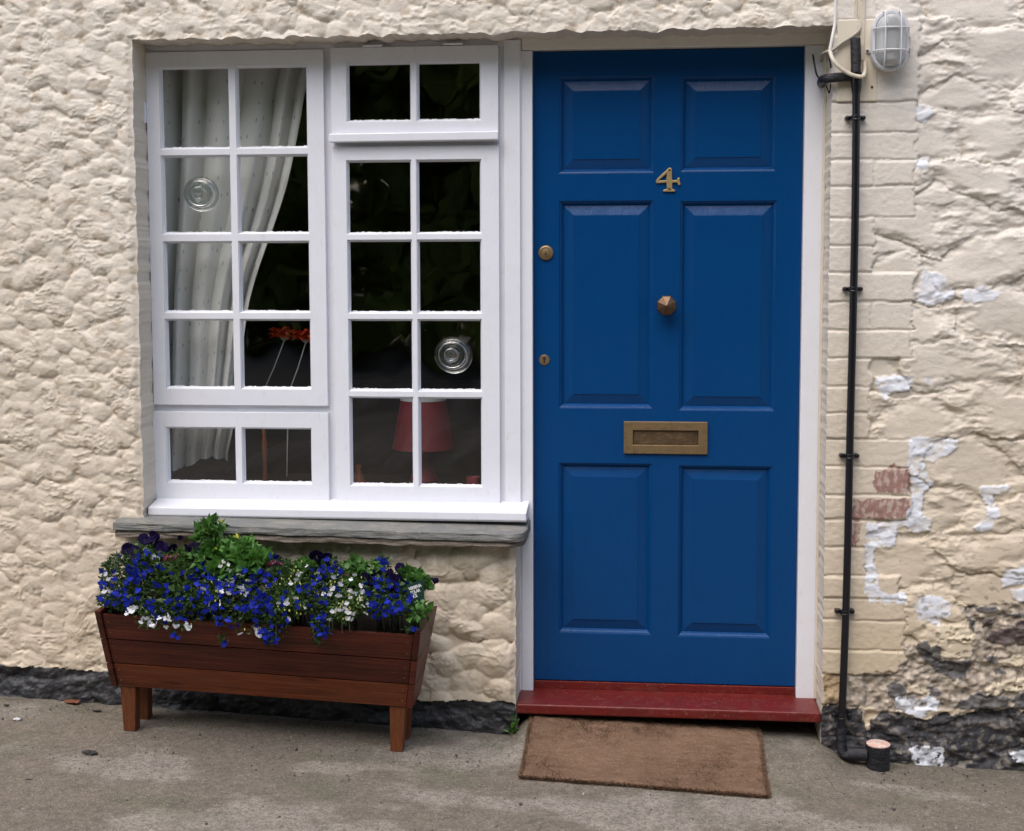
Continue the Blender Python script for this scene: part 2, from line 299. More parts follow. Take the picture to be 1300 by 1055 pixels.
ground()

# ------------------------------------------------------------------ the cottage
house = tag(empty('cottage', (0, 0, 0)), 'cream painted cottage front with white casement window and blue front door', 'house')
OX0, OX1, OM, OTOP, OSILL = -1.212, .881, -.043, 2.009, .50
COURSES = [(-20, 0), (25.6, 1), (130, 1), (168.7, 1), (203, 3), (237, 1), (277, 0), (312, 0), (346, 1), (383, 3), (419, 1), (455, 0), (491, 0), (523.5, 0), (557, 1), (592.6, 1), (628, 1), (659, 0), (695, 0), (730, 2), (759, 1), (786.5, 1), (825, 1), (856, 0), (895, 0), (935, 0), (975, 0)]
def z6(pts): return [at(1020 + x / 3.907, 480 + y / 3.907, 0)[[0, 2]] for x, y in pts]
def z7(pts): return [at(1020 + x / 4.057, 720 + y / 4.057, 0)[[0, 2]] for x, y in pts]
def z5(pts): return [at(1020 + x / 3.907, 230 + y / 3.907, 0)[[0, 2]] for x, y in pts]
def z4(pts): return [at(1020 + x / 4.22, y / 4.22, 0)[[0, 2]] for x, y in pts]
FILL = [z4([(600, 575), (640, 555), (690, 575), (680, 620), (650, 660), (610, 640), (590, 600)]), z4([(620, 850), (650, 835), (680, 850), (660, 900), (630, 930), (590, 880)]),
        z5([(600, 440), (700, 470), (720, 520), (760, 560), (700, 600), (620, 620), (560, 600), (580, 500)]), z5([(780, 545), (900, 520), (990, 550), (940, 590), (850, 600), (790, 590)]),
        z5([(355, 975), (440, 960), (540, 975), (520, 1040), (440, 1055), (380, 1040)]), z6([(355, 0), (540, 0), (530, 60), (440, 70), (400, 110), (360, 40)]), z5([(590, 970), (640, 975), (640, 1010), (600, 1000)]),
        z6([(515, 290), (770, 300), (740, 370), (650, 415), (590, 400), (600, 460), (650, 530), (600, 560), (590, 680), (640, 710), (600, 765), (540, 770), (500, 730), (470, 740), (450, 830), (350, 835), (350, 900), (360, 960), (380, 1065), (300, 1065), (310, 720), (500, 700), (540, 590), (520, 440), (520, 300)]),
        z7([(315, -10), (370, -10), (375, 100), (450, 140), (520, 120), (530, 185), (330, 180)]), z7([(600, 140), (700, 150), (770, 190), (740, 250), (690, 300), (600, 260), (565, 200)]),
        z6([(870, 540), (1020, 530), (1010, 560), (940, 590), (970, 660), (950, 730), (880, 770), (830, 740), (900, 690), (910, 640), (880, 580)]),
        z6([(980, 960), (1100, 930), (1160, 960), (1100, 1010), (990, 1040)]), z7([(1015, 50), (1100, 10), (1190, 0), (1190, 70), (1100, 70), (1030, 105)]), z7([(1070, 120), (1190, 100), (1190, 185), (1080, 170)]),
        z7([(470, 670), (560, 650), (590, 690), (640, 660), (705, 690), (680, 740), (640, 735), (610, 780), (540, 765), (480, 730)]), z7([(535, 925), (715, 920), (720, 990), (700, 1040), (580, 1040), (560, 995)]), z7([(1060, 960), (1200, 940), (1200, 1010), (1100, 1010)])]
BRICK = [z6([(350, 470), (420, 440), (440, 415), (450, 440), (525, 440), (530, 570), (360, 565), (340, 520)]), z6([(235, 600), (530, 590), (505, 690), (370, 700), (300, 690), (240, 715)]), z6([(232, 715), (285, 715), (270, 800), (262, 835), (232, 835)])]
DARKST = [z7([(580, 400), (630, 362), (650, 395), (700, 410), (705, 470), (800, 480), (850, 470), (845, 560), (780, 578), (690, 545), (640, 490), (590, 450)]), z7([(430, 610), (490, 585), (530, 640), (480, 690), (440, 660)]),
          z7([(840, 260), (870, 270), (880, 330), (850, 310)]), z7([(820, 215), (960, 195), (1010, 228), (920, 240), (880, 215)]), z7([(1040, 245), (1190, 225), (1190, 262), (1100, 262)]), z7([(930, 455), (990, 455), (1000, 500), (940, 490)]), z7([(970, 520), (1050, 530), (1050, 550), (990, 545)]),
          z7([(640, 610), (700, 630), (700, 665), (650, 650)]), z7([(775, 715), (800, 690), (900, 640), (1060, 670), (1050, 712), (830, 730)]), z7([(1065, 685), (1110, 640), (1200, 620), (1200, 720), (1100, 725)])]
PURPST = [z7([(935, 375), (980, 330), (1060, 310), (1120, 270), (1240, 260), (1240, 395), (1000, 395)]), z7([(920, 270), (970, 265), (970, 305), (925, 305)])]
CREAMIN = [z7([(690, 370), (860, 350), (880, 400), (850, 460), (720, 460), (690, 420)]), z7([(1000, 495), (1080, 455), (1230, 440), (1230, 525), (1060, 518)]), z7([(900, 650), (980, 590), (1230, 545), (1230, 610), (1050, 640), (940, 660)]), z7([(530, 595), (620, 620), (660, 650), (640, 665), (580, 650), (545, 640)]), z7([(690, 290), (830, 300), (880, 360), (860, 390), (700, 360)])]
MORTAR = z7([(510, 400), (560, 395), (700, 470), (860, 465), (885, 340), (800, 200), (1250, 170), (1250, 735), (700, 735), (400, 740), (340, 720), (250, 700), (110, 710), (110, 555), (380, 540), (470, 540), (520, 470)])
BLACKP = z7([(90, 715), (220, 710), (300, 720), (300, 800), (340, 840), (350, 770), (460, 745), (600, 790), (720, 745), (870, 755), (880, 735), (1000, 740), (1060, 712), (1130, 735), (1400, 720), (1400, 1300), (60, 1300), (60, 900)])

def build_walls():
    def axis(lo, hi, flo, fhi, st, ex):
        a = list(np.arange(flo, fhi, st)); s = st; v = flo; L_ = []
        while v > lo: s *= 1.12; v -= s; L_.append(v)
        s = st; v = a[-1]; R2 = []
        while v < hi: s *= 1.12; v += s; R2.append(v)
        a = sorted(L_ + a + R2)
        a = np.array(a)
        for e in ex: a[np.argmin(abs(a - e))] = e
        return a
    ST = .0036
    xs = axis(-5.2, 5, -1.86, 1.58, ST, (OX0, OX1, OM)); zs = axis(-.6, 5.2, -.40, 2.22, ST, (OTOP, OSILL))
    X, Z = np.meshgrid(xs, zs); nx = len(xs)
    # --- roughcast height
    wx = X + .010 * fbm(X * 14, Z * 14, 3, 50); wz = Z + .010 * fbm(X * 14, Z * 14, 3, 60)
    h = lumps(wx, wz, .062, .050, 1, .0112)
    h2 = lumps(wx + .031, wz + .017, .040, .031, 8, .0065); patch = sstep(-.25, .35, fbm(X * 5, Z * 6, 3, 70))
    h = h + h2 * (.1 + .45 * patch)
    big = lumps(wx, wz, .078, .070, 17, .024); bm = sstep(-.65, -.3, X) * sstep(.5, .42, Z)
    h = h * (1 - bm) + (big + .25 * h2) * bm
    # dragged flakes and ridges
    rid = 1 - np.abs(perlin(wx * 26 + 3 * perlin(X * 7, Z * 7, 90), wz * 52, 91)); rid = np.clip(rid - .72, 0, 1) * 3.5
    rid2 = 1 - np.abs(perlin(wx * 60, wz * 95 + 2 * perlin(X * 12, Z * 12, 92), 93)); rid2 = np.clip(rid2 - .75, 0, 1) * 4
    rm = sstep(-.1, .5, fbm(X * 9, Z * 11, 3, 94))
    h += .0029 * rid * (.15 + .9 * rm) + .0015 * rid2 * (.15 + rm) + .0005 * fbm(X * 90, Z * 90, 3, 95)
    holes_ = sstep(.50, .75, fbm(X * 20, Z * 26, 3, 110)); h -= .003 * holes_ * (1 - bm)
    # taper at the dressed edges of the opening
    dl = np.where((Z > OSILL) & (Z < OTOP + .01), np.abs(X - OX0), 9); e = 1 - .75 * sstep(.022, 0, dl); h *= e
    h *= 1 - .6 * sstep(.02, 0, np.where(Z < OSILL, np.abs(X - OM), 9))
    # --- right wall height
    zc = [at(1085, p, 0)[2] for p, _ in COURSES]; hs = np.zeros_like(X); isb = np.zeros(X.shape, bool)
    XW = X + .0035 * fbm(X * 16, Z * 16, 3, 120); ZW = Z + .0030 * fbm(X * 12, Z * 14, 3, 121)
    for k in range(len(COURSES) - 1):
        zt, zb = zc[k], zc[k + 1]; ty = COURSES[k][1]; xr = {0: 1.008, 1: 1.125, 2: 1.10, 3: 1.125}[ty] + .008 * (rng.random() - .5)
        xr = xr + .010 * fbm(Z * 22, Z * 0 + k, 3, 123)
        parts = [(.78, 1.005), (1.005, xr)] if ty == 3 else [(.78, xr)]
        for (a, b) in parts:
            inb = (XW > a) & (XW <= b) & (ZW <= zt) & (ZW > zb); dd = np.minimum(np.minimum(XW - a, b - XW), np.minimum(zt - ZW, ZW - zb))
            jw = .0022 + .004 * np.abs(fbm(X * 6, Z * 30, 2, 122 + k % 5)); hh = .003 + rng.random() * .004 + sstep(.0, 1, np.clip((dd - jw * .5) / jw, 0, 1)) * .0042 + (rng.random() - .5) * .02 * (X - .95)
            hs = np.where(inb, hh, hs); isb |= inb
    sxx = X + .026 * fbm(X * 7, Z * 7, 4, 130); szz = Z + .020 * fbm(X * 7, Z * 9, 4, 140)
    f1, f2, idn = worley(sxx / .25 + .3 * (np.floor(szz / .135) % 2), szz / .135, 33); dj = f2 - f1
    tilt1 = ((idn * 7919) % 4096) / 4096 - .5; tilt2 = ((idn * 104729) % 4096) / 4096 - .5; tilt3 = ((idn * 15485863) % 4096) / 4096 - .5
    rough = np.clip(sstep(.42, .04, dj + .12 * fbm(X * 12, Z * 16, 3, 143)) + .85 * sstep(.08, .45, fbm(X * 3.4, Z * 5.5, 3, 144)), 0, 1)
    hst = .0065 * sstep(0, .38, dj) + .010 * tilt1 + .03 * tilt2 * perlin(sxx * 2.2, szz * 3.5, 142)
    uu = (szz + .030 * fbm(X * 4, Z * 5, 4, 151) + .25 * tilt3 * X) / .050; saw = 1 - (uu - np.floor(uu))
    hst += .0052 * sstep(0, .14, 1 - saw) * saw * rough * sstep(-.1, .3, fbm(X * 6, Z * 14, 3, 152))
    hst += rough * (.0068 * fbm(X * 11, Z * 22, 4, 160, .55) + .0030 * (1 - np.abs(fbm(X * 32, Z * 60, 3, 165))) - .002) + (1 - rough) * (.0016 * fbm(X * 9, Z * 16, 4, 166)) + .0022 * fbm(X * 4, Z * 6, 2, 167)
    blend = sstep(-.006, .01, .0 + 0 * X)
    hr = np.where(isb, hs + .0007 * fbm(X * 60, Z * 60, 3, 171), hst - .002)
    # --- colour
    A = np.array
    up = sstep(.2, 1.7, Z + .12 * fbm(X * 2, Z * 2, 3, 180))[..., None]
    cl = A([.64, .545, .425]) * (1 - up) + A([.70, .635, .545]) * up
    st = sstep(.1, .6, fbm(X * 1.6, Z * 1.2, 4, 181))[..., None] * .35; cl = cl * (1 - st) + A([.60, .53, .43]) * st
    browning = (sstep(.30, .62, fbm(X * 20, Z * 28, 4, 182)) * .55 + holes_ * .25)[..., None]; cl = cl * (1 - browning) + A([.40, .31, .21]) * browning  # brown stain noise, with extra brown in the sunken holes
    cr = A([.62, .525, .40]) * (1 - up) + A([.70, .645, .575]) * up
    # rain splash and algae on the lower right
    sp = (sstep(.55, -.1, Z + .18 * fbm(X * 4, Z * 3, 4, 183)) * .45)[..., None]; cr = cr * (1 - sp) + A([.50, .385, .235]) * sp
    jn = (np.where(isb, 0, sstep(.10, .0, dj) * sstep(0, .5, fbm(X * 8, Z * 8, 3, 184)) * .45))[..., None]; cr = cr * (1 - jn) + A([.42, .33, .22]) * jn
    qx = X + .006 * fbm(X * 40, Z * 40, 3, 190); qz = Z + .006 * fbm(X * 40, Z * 40, 3, 195)
    n5 = fbm(X * 50, Z * 50, 4, 200); n6 = fbm(X * 18, Z * 30, 4, 210)
    def paint(poly, c, amt=1.0, thr=None, dh=0):
        nonlocal cr, hr
        p = [(a[0], a[1]) for a in poly]; m = inpoly(p, qx, qz)
        if thr is not None: m &= n5 > thr
        mm = m[..., None] * (amt if not hasattr(amt, 'shape') else amt[..., None]); cr = cr * (1 - mm) + c * mm; hr = hr + m * dh
    mor = A([.37, .31, .245])[None, None] * (1 + .55 * n5[..., None]) * (1 + .2 * n6[..., None])
    paint(MORTAR, mor, 1, None, -.003); m = inpoly([(a[0], a[1]) for a in MORTAR], qx, qz); hr += m * (.004 * n5 + .006 * n6)
    for c_ in CREAMIN: paint(c_, A([.60, .51, .37]), 1, -.5, .005)
    paint(z7([(105, 545), (200, 545), (190, 700), (105, 700)]), A([.40, .29, .17]))
    for d_ in DARKST: paint(d_, A([.085, .082, .085])[None, None] * (1 + .4 * n6[..., None] + .3 * n5[..., None]), .95, None, .004)
    for d_ in PURPST: paint(d_, A([.088, .062, .060])[None, None] * (1 + .4 * n6[..., None]), 1, None, .006)
    bl = inpoly([(a[0], a[1]) for a in BLACKP], qx, qz + .01 * n6); blc = A([.028, .028, .034])[None, None] * (1 + .5 * n6[..., None]); rub = (sstep(.25, .6, n5 + .7 * n6))[..., None] * .7
    blc = blc * (1 - rub) + A([.22, .19, .16]) * rub; cr = np.where(bl[..., None], blc, cr); hr += bl * (.006 * n6 + .006 * fbm(X * 9, Z * 16, 4, 220))
    for f_ in FILL: paint(f_, A([.72, .74, .80])[None, None] * (1 + .04 * n5[..., None]), .55 + .42 * sstep(-.45, .15, n6 + .5 * n5), -.6, .002); mf = inpoly([(a[0], a[1]) for a in f_], qx, qz); hr = np.where(mf, .55 * hr + .003 + .0022 * n6, hr)
    nb_ = fbm(X * 90, Z * 34, 4, 235)
    for b_ in BRICK:
        mb_ = inpoly([(a[0], a[1]) for a in b_], qx, qz)[..., None] * (.45 + .45 * sstep(-.45, .1, nb_ + .5 * n6))[..., None]; cr = cr * (1 - mb_) + A([.27, .125, .115])[None, None] * (1 + .3 * n5[..., None]) * mb_
    dk = (sstep(.52, .66, fbm(X * 26, Z * 40, 3, 230)) * sstep(.9, .0, Z) * (X > 1.1))[..., None] * .7; cr = cr * (1 - dk) + A([.10, .08, .06]) * dk
    # rain grime under the stone sill and below the lintel
    gs = (sstep(.20, .46, Z) * (Z < .5) * (X < OM + .02) * (X > -1.3) * sstep(-.1, .5, fbm(X * 16, Z * 1.5, 4, 236)) * .5)[..., None]; cl = cl * (1 - gs) + A([.34, .29, .19]) * gs
    gs = (sstep(.35, .02, Z) * sstep(-.2, .6, fbm(X * 6, Z * 5, 4, 237)) * .45)[..., None]; cl = cl * (1 - gs) + A([.44, .35, .22]) * gs
    # --- plinth
    zp = np.where(X < OM, .058 + (X + 1.701) * -.0495, 0) + .012 * fbm(X * 5, Z * 0 + 3, 3, 240) + .006 * fbm(X * 30, Z * 30, 2, 241)
    pl = (Z < zp) & (X < OM)
    hp = -.006 + lumps(wx, wz, .10, .07, 44, .020) + .006 * fbm(X * 22, Z * 30, 4, 250) + .004 * np.clip(1 - np.abs(fbm(X * 20, Z * 40, 3, 252)) - .6, 0, 1)
    cp = A([.030, .030, .034])[None, None] * (1 + .5 * n6[..., None]); rub = (sstep(.45, .8, n5 + .6 * n6))[..., None] * .6; cp = cp * (1 - rub) + A([.12, .115, .11]) * rub
    left = X < OX1
    # the render over the door runs on to x = .905; beyond it and below the lintel is stonework
    left = X < np.where(Z > OTOP - .03, .893, .7)
    left |= (X < OM)
    H = np.where(pl, hp, np.where(left, h, hr))
    H = H * 1.0
    jx = .0035 * fbm(X * 3, Z * 16, 3, 270) * sstep(.03, 0, np.minimum(abs(X - OX0) + 9 * (Z < OSILL), abs(X - OM) + 9 * (Z > OSILL))); jz = (.009 * fbm(X * 15, Z * 3, 3, 271) - .003) * sstep(.035, 0, abs(Z - OTOP)) * (X > OX0 - .02) * (X < OX1 - .01)
    Vt = np.stack([jx + X + .0025 * fbm(X * 50, Z * 50, 2, 260) * (H > .002), -H, Z + jz], -1)
    fx = (X[:-1, :-1] + X[1:, 1:]) / 2; fz = (Z[:-1, :-1] + Z[1:, 1:]) / 2
    hole = (fx > OX0) & (fx < OX1) & (fz < OTOP) & ((fz > OSILL) | (fx > OM))
    I, J = np.meshgrid(np.arange(nx - 1), np.arange(len(zs) - 1)); a = J * nx + I
    Q = np.stack([a, a + 1, a + 1 + nx, a + nx], -1)
    cls = np.where(pl[:-1, :-1], 2, np.where(left[:-1, :-1], 0, 1)); cls[hole] = -1
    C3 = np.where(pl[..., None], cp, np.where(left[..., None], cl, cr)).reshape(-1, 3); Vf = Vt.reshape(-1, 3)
    for k, (nm, mt, lb) in enumerate((('roughcast_wall', M['render'], 'lumpy hand thrown cream roughcast'), ('stone_wall', M['stonework'], 'cream painted brick quoins and rubble stone with bare and patched areas'), ('plinth', M['plinth'], None))):
        q = Q[cls == k]; u, inv = np.unique(q.ravel(), return_inverse=True)
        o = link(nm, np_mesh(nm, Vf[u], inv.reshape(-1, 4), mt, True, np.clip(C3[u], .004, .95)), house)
        if lb: o['label'] = lb
    # reveals: from the displaced edge straight back into the wall
    rv = []; rf = []
    def strip(idx):
        n0 = len(rv); fr = Vf[idx]
        for p in fr: rv.append(tuple(p))
        for p in fr: rv.append((p[0], p[1] * .2 + .02, p[2]))
        for p in fr: rv.append((p[0], .17, p[2]))
        n = len(fr)
        for i in range(n - 1):
            for b in (0, n): rf.append((n0 + b + i, n0 + b + i + 1, n0 + b + n + i + 1, n0 + b + n + i))
    ix0 = int(np.where(xs == OX0)[0][0]); ix1 = int(np.where(xs == OX1)[0][0]); ixm = int(np.where(xs == OM)[0][0]); jt = int(np.where(zs == OTOP)[0][0]); js = int(np.where(zs == OSILL)[0][0])
    strip([j * nx + ix0 for j in range(js, jt + 1)]); strip([jt * nx + i for i in range(ix0, ix1 + 1)]); strip([j * nx + ix1 for j in range(jt, 0, -1)])
    strip([js * nx + i for i in range(ix0, ixm + 1)]); strip([j * nx + ixm for j in range(0, js + 1)])
    link('reveal', np_mesh('reveal', rv, rf, M['reveal'], True), house)
build_walls()

# ------------------------------------------------------------------ window
frm = MB(); holed(frm, -1.245, -.034, .545, 2.04, [(-1.185, -.670, .61, .842), (-1.185, -.670, .905, 1.95), (-.592, -.13, 1.722, 1.955), (-.592, -.13, .61, 1.655)], .122, .175)
frm.box(-.0865, -.0375, .113, .1225, .565, 2.005); frm.box(-1.216, -.0865, .118, .1225, 1.9895, 2.02)
frm.build('window_frame', M['white'], house, .0015)
sl = MB(); sl.prism([(0, 0), (1, 0), (1, 1), (0, 1)], 0, 1); sl = MB()
# white timber sill: sloping top, square nose
for x0, x1 in ((-1.208, -.012),):
    prof = [(.022, .542), (.022, .566), (.122, .5835), (.17, .5835), (.17, .535), (.03, .535)]
    n = len(prof); vs = [(x0, y, z) for y, z in prof] + [(x1, y, z) for y, z in prof]
    sl.add(vs, [tuple(range(n)), tuple(range(2 * n - 1, n - 1, -1))] + [(i, (i + 1) % n, n + (i + 1) % n, n + i) for i in range(n)])
sl.build('window_sill', M['white'], house, .003)

def casement(name, ox, glasses, yf=.104, label=None):
    """ox: outer rect, glasses: list of visible glass rects"""
    o = MB(); B = .0065; holes = [(g[0] - B, g[1] + B, g[2] - B, g[3] + B) for g in glasses]
    holed(o, *ox, holes, yf, yf + .020)
    for hh in holes: loops(o, hh, [(0, yf + .0002), (0.0, yf + .003), (.0025, yf + .0045), (.0035, yf + .010), (B, yf + .018)], cap=False)
    # rails and stiles: slightly uneven putty beads along the glass
    for g in glasses:
        for k in range(14):
            t0 = random.random(); xx = g[0] + t0 * (g[1] - g[0]); o.box(xx - .006 * random.random() - .001, xx + .002 + .006 * random.random(), yf + .0165, yf + .019, g[2] - .001, g[2] + .0008 + .0016 * random.random())
    c = o.build(name, M['white'], house, .0012)
    if label: c['label'] = label
    gm = MB()
    for g in glasses: gm.add([(g[0] - B, yf + .0185, g[2] - B), (g[1] + B, yf + .0185, g[2] - B), (g[1] + B, yf + .0185, g[3] + B), (g[0] - B, yf + .0185, g[3] + B)], [(0, 1, 2, 3)])
    for i, g in enumerate(glasses): pass
    gl = link('glass', gm.mesh('glass', M['glass']), c)
    return c
RL = [(1.693, 1.934), (1.428, 1.661), (1.181, 1.393), (.940, 1.149)]
c1 = casement('casement_window', (-1.211, -.646, .882, 1.986), [(a, b, z0, z1) for a, b in ((-1.162, -.952), (-.918, -.704)) for z0, z1 in RL], label='left casement with eight panes')
c2 = casement('casement_window', (-1.216, -.646, .577, .860), [(a, b, .638, .805) for a, b in ((-1.167, -.952), (-.919, -.706))], label='low casement with two panes')
c3 = casement('fanlight', (-.621, -.103, 1.7, 1.988), [(a, b, 1.769, 1.936) for a, b in ((-.566, -.377), (-.348, -.162))], yf=.098)
MB().prism([(-.625, 1.700), (-.101, 1.702), (-.101, 1.728), (-.625, 1.726)], .078, .0975).build('drip_rail', M['white'], c3, .003)
RR = [(1.425, 1.640), (1.179, 1.395), (.936, 1.149), (.636, .906)]
c4 = casement('casement_window', (-.621, -.102, .573, 1.688), [(a, b, z0, z1) for a, b in ((-.571, -.380), (-.352, -.163)) for z0, z1 in RR], label='right casement with eight panes')
def hinge(par, x, z, w_, h_):
    h = MB(); h.box(x - w_ / 2, x + w_ / 2, .092, .1215, z - h_ / 2, z + h_ / 2)
    if h_ > w_: h.tube([(x, .093, z - h_ / 2 - .003), (x, .093, z + h_ / 2 + .003)], .0045, 8)
    else: h.tube([(x - w_ / 2 - .002, .091, z), (x + w_ / 2 + .002, .091, z)], .003, 8)
    h.build('hinge', M['white'], par, .0008)
hinge(c1, -1.2135, 1.80, .006, .06); hinge(c1, -1.2175, 1.02, .006, .06); hinge(c3, -.488, 1.992, .056, .006); hinge(c3, -.240, 1.993, .056, .006)
def roundel(par, px, py, r, y):
    p = at(px, py, y); pr = []
    for k in range(33):
        t = k / 32; hgt = .008 * math.cos(t * 17.5) * (1 - .3 * t) + .014 * math.exp(-(t * 3.2) ** 2) + .004 * (1 - t); pr.append((max(r * t, .0003), hgt if k < 32 else -.001))
    pr = pr[::-1]
    m = MB(); vs = []; fs = []; seg = 48
    for q, (rr, hh) in enumerate(pr):
        for s in range(seg):
            a = 2 * math.pi * s / seg; wob = 1 + .05 * math.sin(a + .6) * (rr / r) + .03 * math.sin(2 * a + 40 * rr); h2_ = hh * (1 + .45 * math.sin(a - .9 + 25 * rr)) if hh > 0 else hh; vs.append((p[0] + rr * wob * math.cos(a) - .14 * (r - rr), y - h2_, p[2] + rr * wob * math.sin(a) + .08 * (r - rr)))
    for i in range(len(pr) - 1):
        for s in range(seg): fs.append((i * seg + s, i * seg + (s + 1) % seg, (i + 1) * seg + (s + 1) % seg, (i + 1) * seg + s))
    m.add(vs, fs); o = link('glass_roundel', m.mesh('glass_roundel', M['bull'], False), par)
    for p_ in o.data.polygons: p_.use_smooth = True
    return o
roundel(c1, 255, 247, .056, .1215); roundel(c4, 575, 452, .058, .1215)

# slate sill
def slate():
    def slab(name, x0, x1, yf, yb, zf0, zf1, th, m, jig, rr):
        xs = np.linspace(x0, x1, 160); prof = [(0, 0), (.0, .35), (.0, .7), (.004, 1), (.25, 1), (.6, 1), (1, 1), (1, 0), (.5, 0)]
        V = []; n = len(prof)
        for i, x in enumerate(xs):
            zb = zf0 + (zf1 - zf0) * (x - x0) / (x1 - x0); ed = min(1, max(0, (x1 - x) / rr)) if rr else 1; pull = (1 - math.sqrt(max(0, 1 - (1 - ed) ** 2))) * .07
            edl = 1
            for k, (u, v) in enumerate(prof):
                yy = yf + (yb - yf) * u + pull * (1 - u); zz = zb + th * v + (.012 * u if v > .9 else 0)
                j = jig * float(fbm(np.array([x * 9 + k * 5]), np.array([k * 3.3 + v]), 3, 300)[0])
                V.append((x, yy + (j * 1.6 if u < .1 else 0), zz + j * (.6 if u < .3 else .2)))
        Fs = []
        for i in range(len(xs) - 1):
            for k in range(n): Fs.append((i * n + k, i * n + (k + 1) % n, (i + 1) * n + (k + 1) % n, (i + 1) * n + k))
        mb = MB(); mb.add(V, Fs + [tuple(range(n)), tuple(range((len(xs) - 1) * n, len(xs) * n))]); return mb
    a = at(143, 664, -.075); b = at(667, 682, -.075); c = at(143, 681, -.07); d_ = at(667, 697, -.07)
    slab('stone_sill', a[0], -.008, -.075, .12, a[2] - .022, b[2] + .000 - .018, .024, M['slate'], .0018, .05).build('stone_sill', M['slate'], house, .002)
    slab('sill_bed', a[0] + .004, -.014, -.070, .12, c[2] - .002, d_[2] - .0, .020, M['slatedge'], .0035, .07).build('sill_bed', M['slatedge'], house, .002)
slate()

# ------------------------------------------------------------------ door frame, door, step
df = MB(); df.box(-.036, -.0008, .124, .20, -.045, 1.9735); df.box(.819, .8745, .121, .20, -.022, 1.9735)
df.box(-.0375 - .02, -.036, .128, .20, -.045, .535)
df.build('door_frame', M['white'], house, .002)
hd = MB(); hd.box(-.0325, .915, .119, .2, 1.975, 2.045); hd.box(.8755, .93, .125, .2, -.02, 1.9745)
hdo = hd.build('frame_head', M['headpaint'], house, .003)
MB().box(.8725, .882, .112, .1205, -.02, 1.9745).build('mastic_bead', M['reveal'], house, .003)
door = MB(); PAN = [(.079, .370, 1.603, 1.897), (.452, .736, 1.605, 1.891), (.080, .369, .877, 1.518), (.452, .743, .872, 1.515), (.079, .369, .161, .703), (.454, .740, .158, .699)]
holed(door, .0005, .8175, .007, 1.9725, PAN, .150, .19)
door_o = door.build('door', M['blue'], house, .0012); door_o['label'] = 'blue gloss front door with six raised panels'
for pr in PAN:
    p = MB(); loops(p, pr, [(0, .1502), (.0015, .1525), (.004, .1535), (.008, .158), (.0125, .1645), (.0135, .1645), (.0145, .1640), (.042, .1565), (.0425, .1548), (.0440, .1545)])
    p.build('panel', M['blue'], door_o)
# hardware
def disc(name, m, x, z, y, prof, seg=32, rot=0, smooth=True): return MB().lathe(prof, (x, y, z), 'y', seg, rot=rot).build(name, m, door_o, smooth=smooth)
def px2(px, py, s=21.1, ox=820, oy=200): q = at(ox + px / s, oy + py / s, .147); return (q[0], q[2])
num = MB()
def np_(pts, y0): num.prism([px2(*p) for p in pts][::-1], y0, .1496)
np_([(600, 290), (640, 275), (690, 285), (700, 560), (705, 860), (560, 860), (552, 600), (560, 400), (585, 300)], .1432)
np_([(590, 300), (655, 330), (560, 420), (360, 600), (335, 640), (285, 690), (262, 640), (290, 585), (430, 450)], .1437)
np_([(270, 625), (560, 612), (560, 672), (300, 690), (265, 660)], .1441); np_([(690, 608), (760, 612), (840, 598), (840, 670), (760, 672), (700, 680)], .1441)
np_([(835, 600), (850, 555), (890, 535), (905, 560), (900, 620), (925, 690), (915, 745), (865, 735), (840, 690)], .1437); np_([(450, 885), (520, 850), (740, 850), (790, 880), (770, 915), (480, 915)], .1437)
num.build('house_number', mat('polished_brass_numeral', (.50, .36, .17), .4, metal=.6, noise=[(150, .5, (.32, .21, .10))]), door_o, .001).__setitem__('label', 'brass numeral 4')
for zz in (335, 840):
    q = px2(630, zz); MB().lathe([(.0032, 0), (.0032, .0012), (.002, .002), (.0006, .002)], (q[0], .1434, q[1]), 'y', 12).build('screw', M['bronze'], door_o)
a = at(693, 321, .148); disc('lock_cylinder', M['brass'], a[0], a[2], .1498, [(.0235, 0), (.0235, .003), (.0215, .006), (.0175, .0072), (.017, .006), (.013, .0058), (.0128, .0082), (.011, .0088), (.001, .0088)])
kb = MB(); kb.box(a[0] - .0012, a[0] + .0012, .1400, .1409, a[2] - .009, a[2] + .002); kb.lathe([(.0028, 0), (.0028, .0009), (.001, .0009)], (a[0], .1410, a[2] - .004), 'y', 12); kb.build('keyhole', M['dark'], door_o)
a = at(691, 457, .148); disc('escutcheon', M['brass'], a[0], a[2], .1498, [(.0165, 0), (.0165, .0015), (.015, .003), (.001, .003)])
kb = MB(); kb.box(a[0] - .0022, a[0] + .0022, .1455, .1466, a[2] - .010, a[2] + .004); kb.lathe([(.0042, 0), (.0042, .0009), (.001, .0009)], (a[0], .1466, a[2] + .005), 'y', 14); kb.build('keyhole', M['dark'], door_o)
a = at(845, 388, .11); disc('door_knob', M['bronze'], a[0] + .003, a[2], .1498, [(.031, 0), (.031, .004), (.026, .007), (.012, .008), (.011, .026), (.028, .032), (.0325, .040), (.030, .047), (.002, .060)], 8, .5, False)
lb = MB(); a = at(792, 534, .147); b = at(898, 577, .147); Lx0, Lx1, Lz0, Lz1 = a[0], b[0], b[2] + .001, a[2] - .002
holed(lb, Lx0, Lx1, Lz0, Lz1, [(Lx0 + .028, Lx1 - .028, Lz0 + .027, Lz1 - .027)], .1415, .1496)
lb.build('letterbox', M['brass'], door_o, .0012)
fl = MB(); loops(fl, (Lx0 + .028, Lx1 - .028, Lz0 + .027, Lz1 - .027), [(0, .1495), (.0004, .1497), (.0012, .1492), (.004, .1485)]); fl.build('letterbox_flap', mat('tarnished_brass_flap', (.13, .085, .045), .5, metal=.6, noise=[(60, .8, (.22, .16, .09), (1, 1, 2)), (25, .7, (.07, .04, .025))], bump=[(120, .0008, 4, ONE)]), door_o)
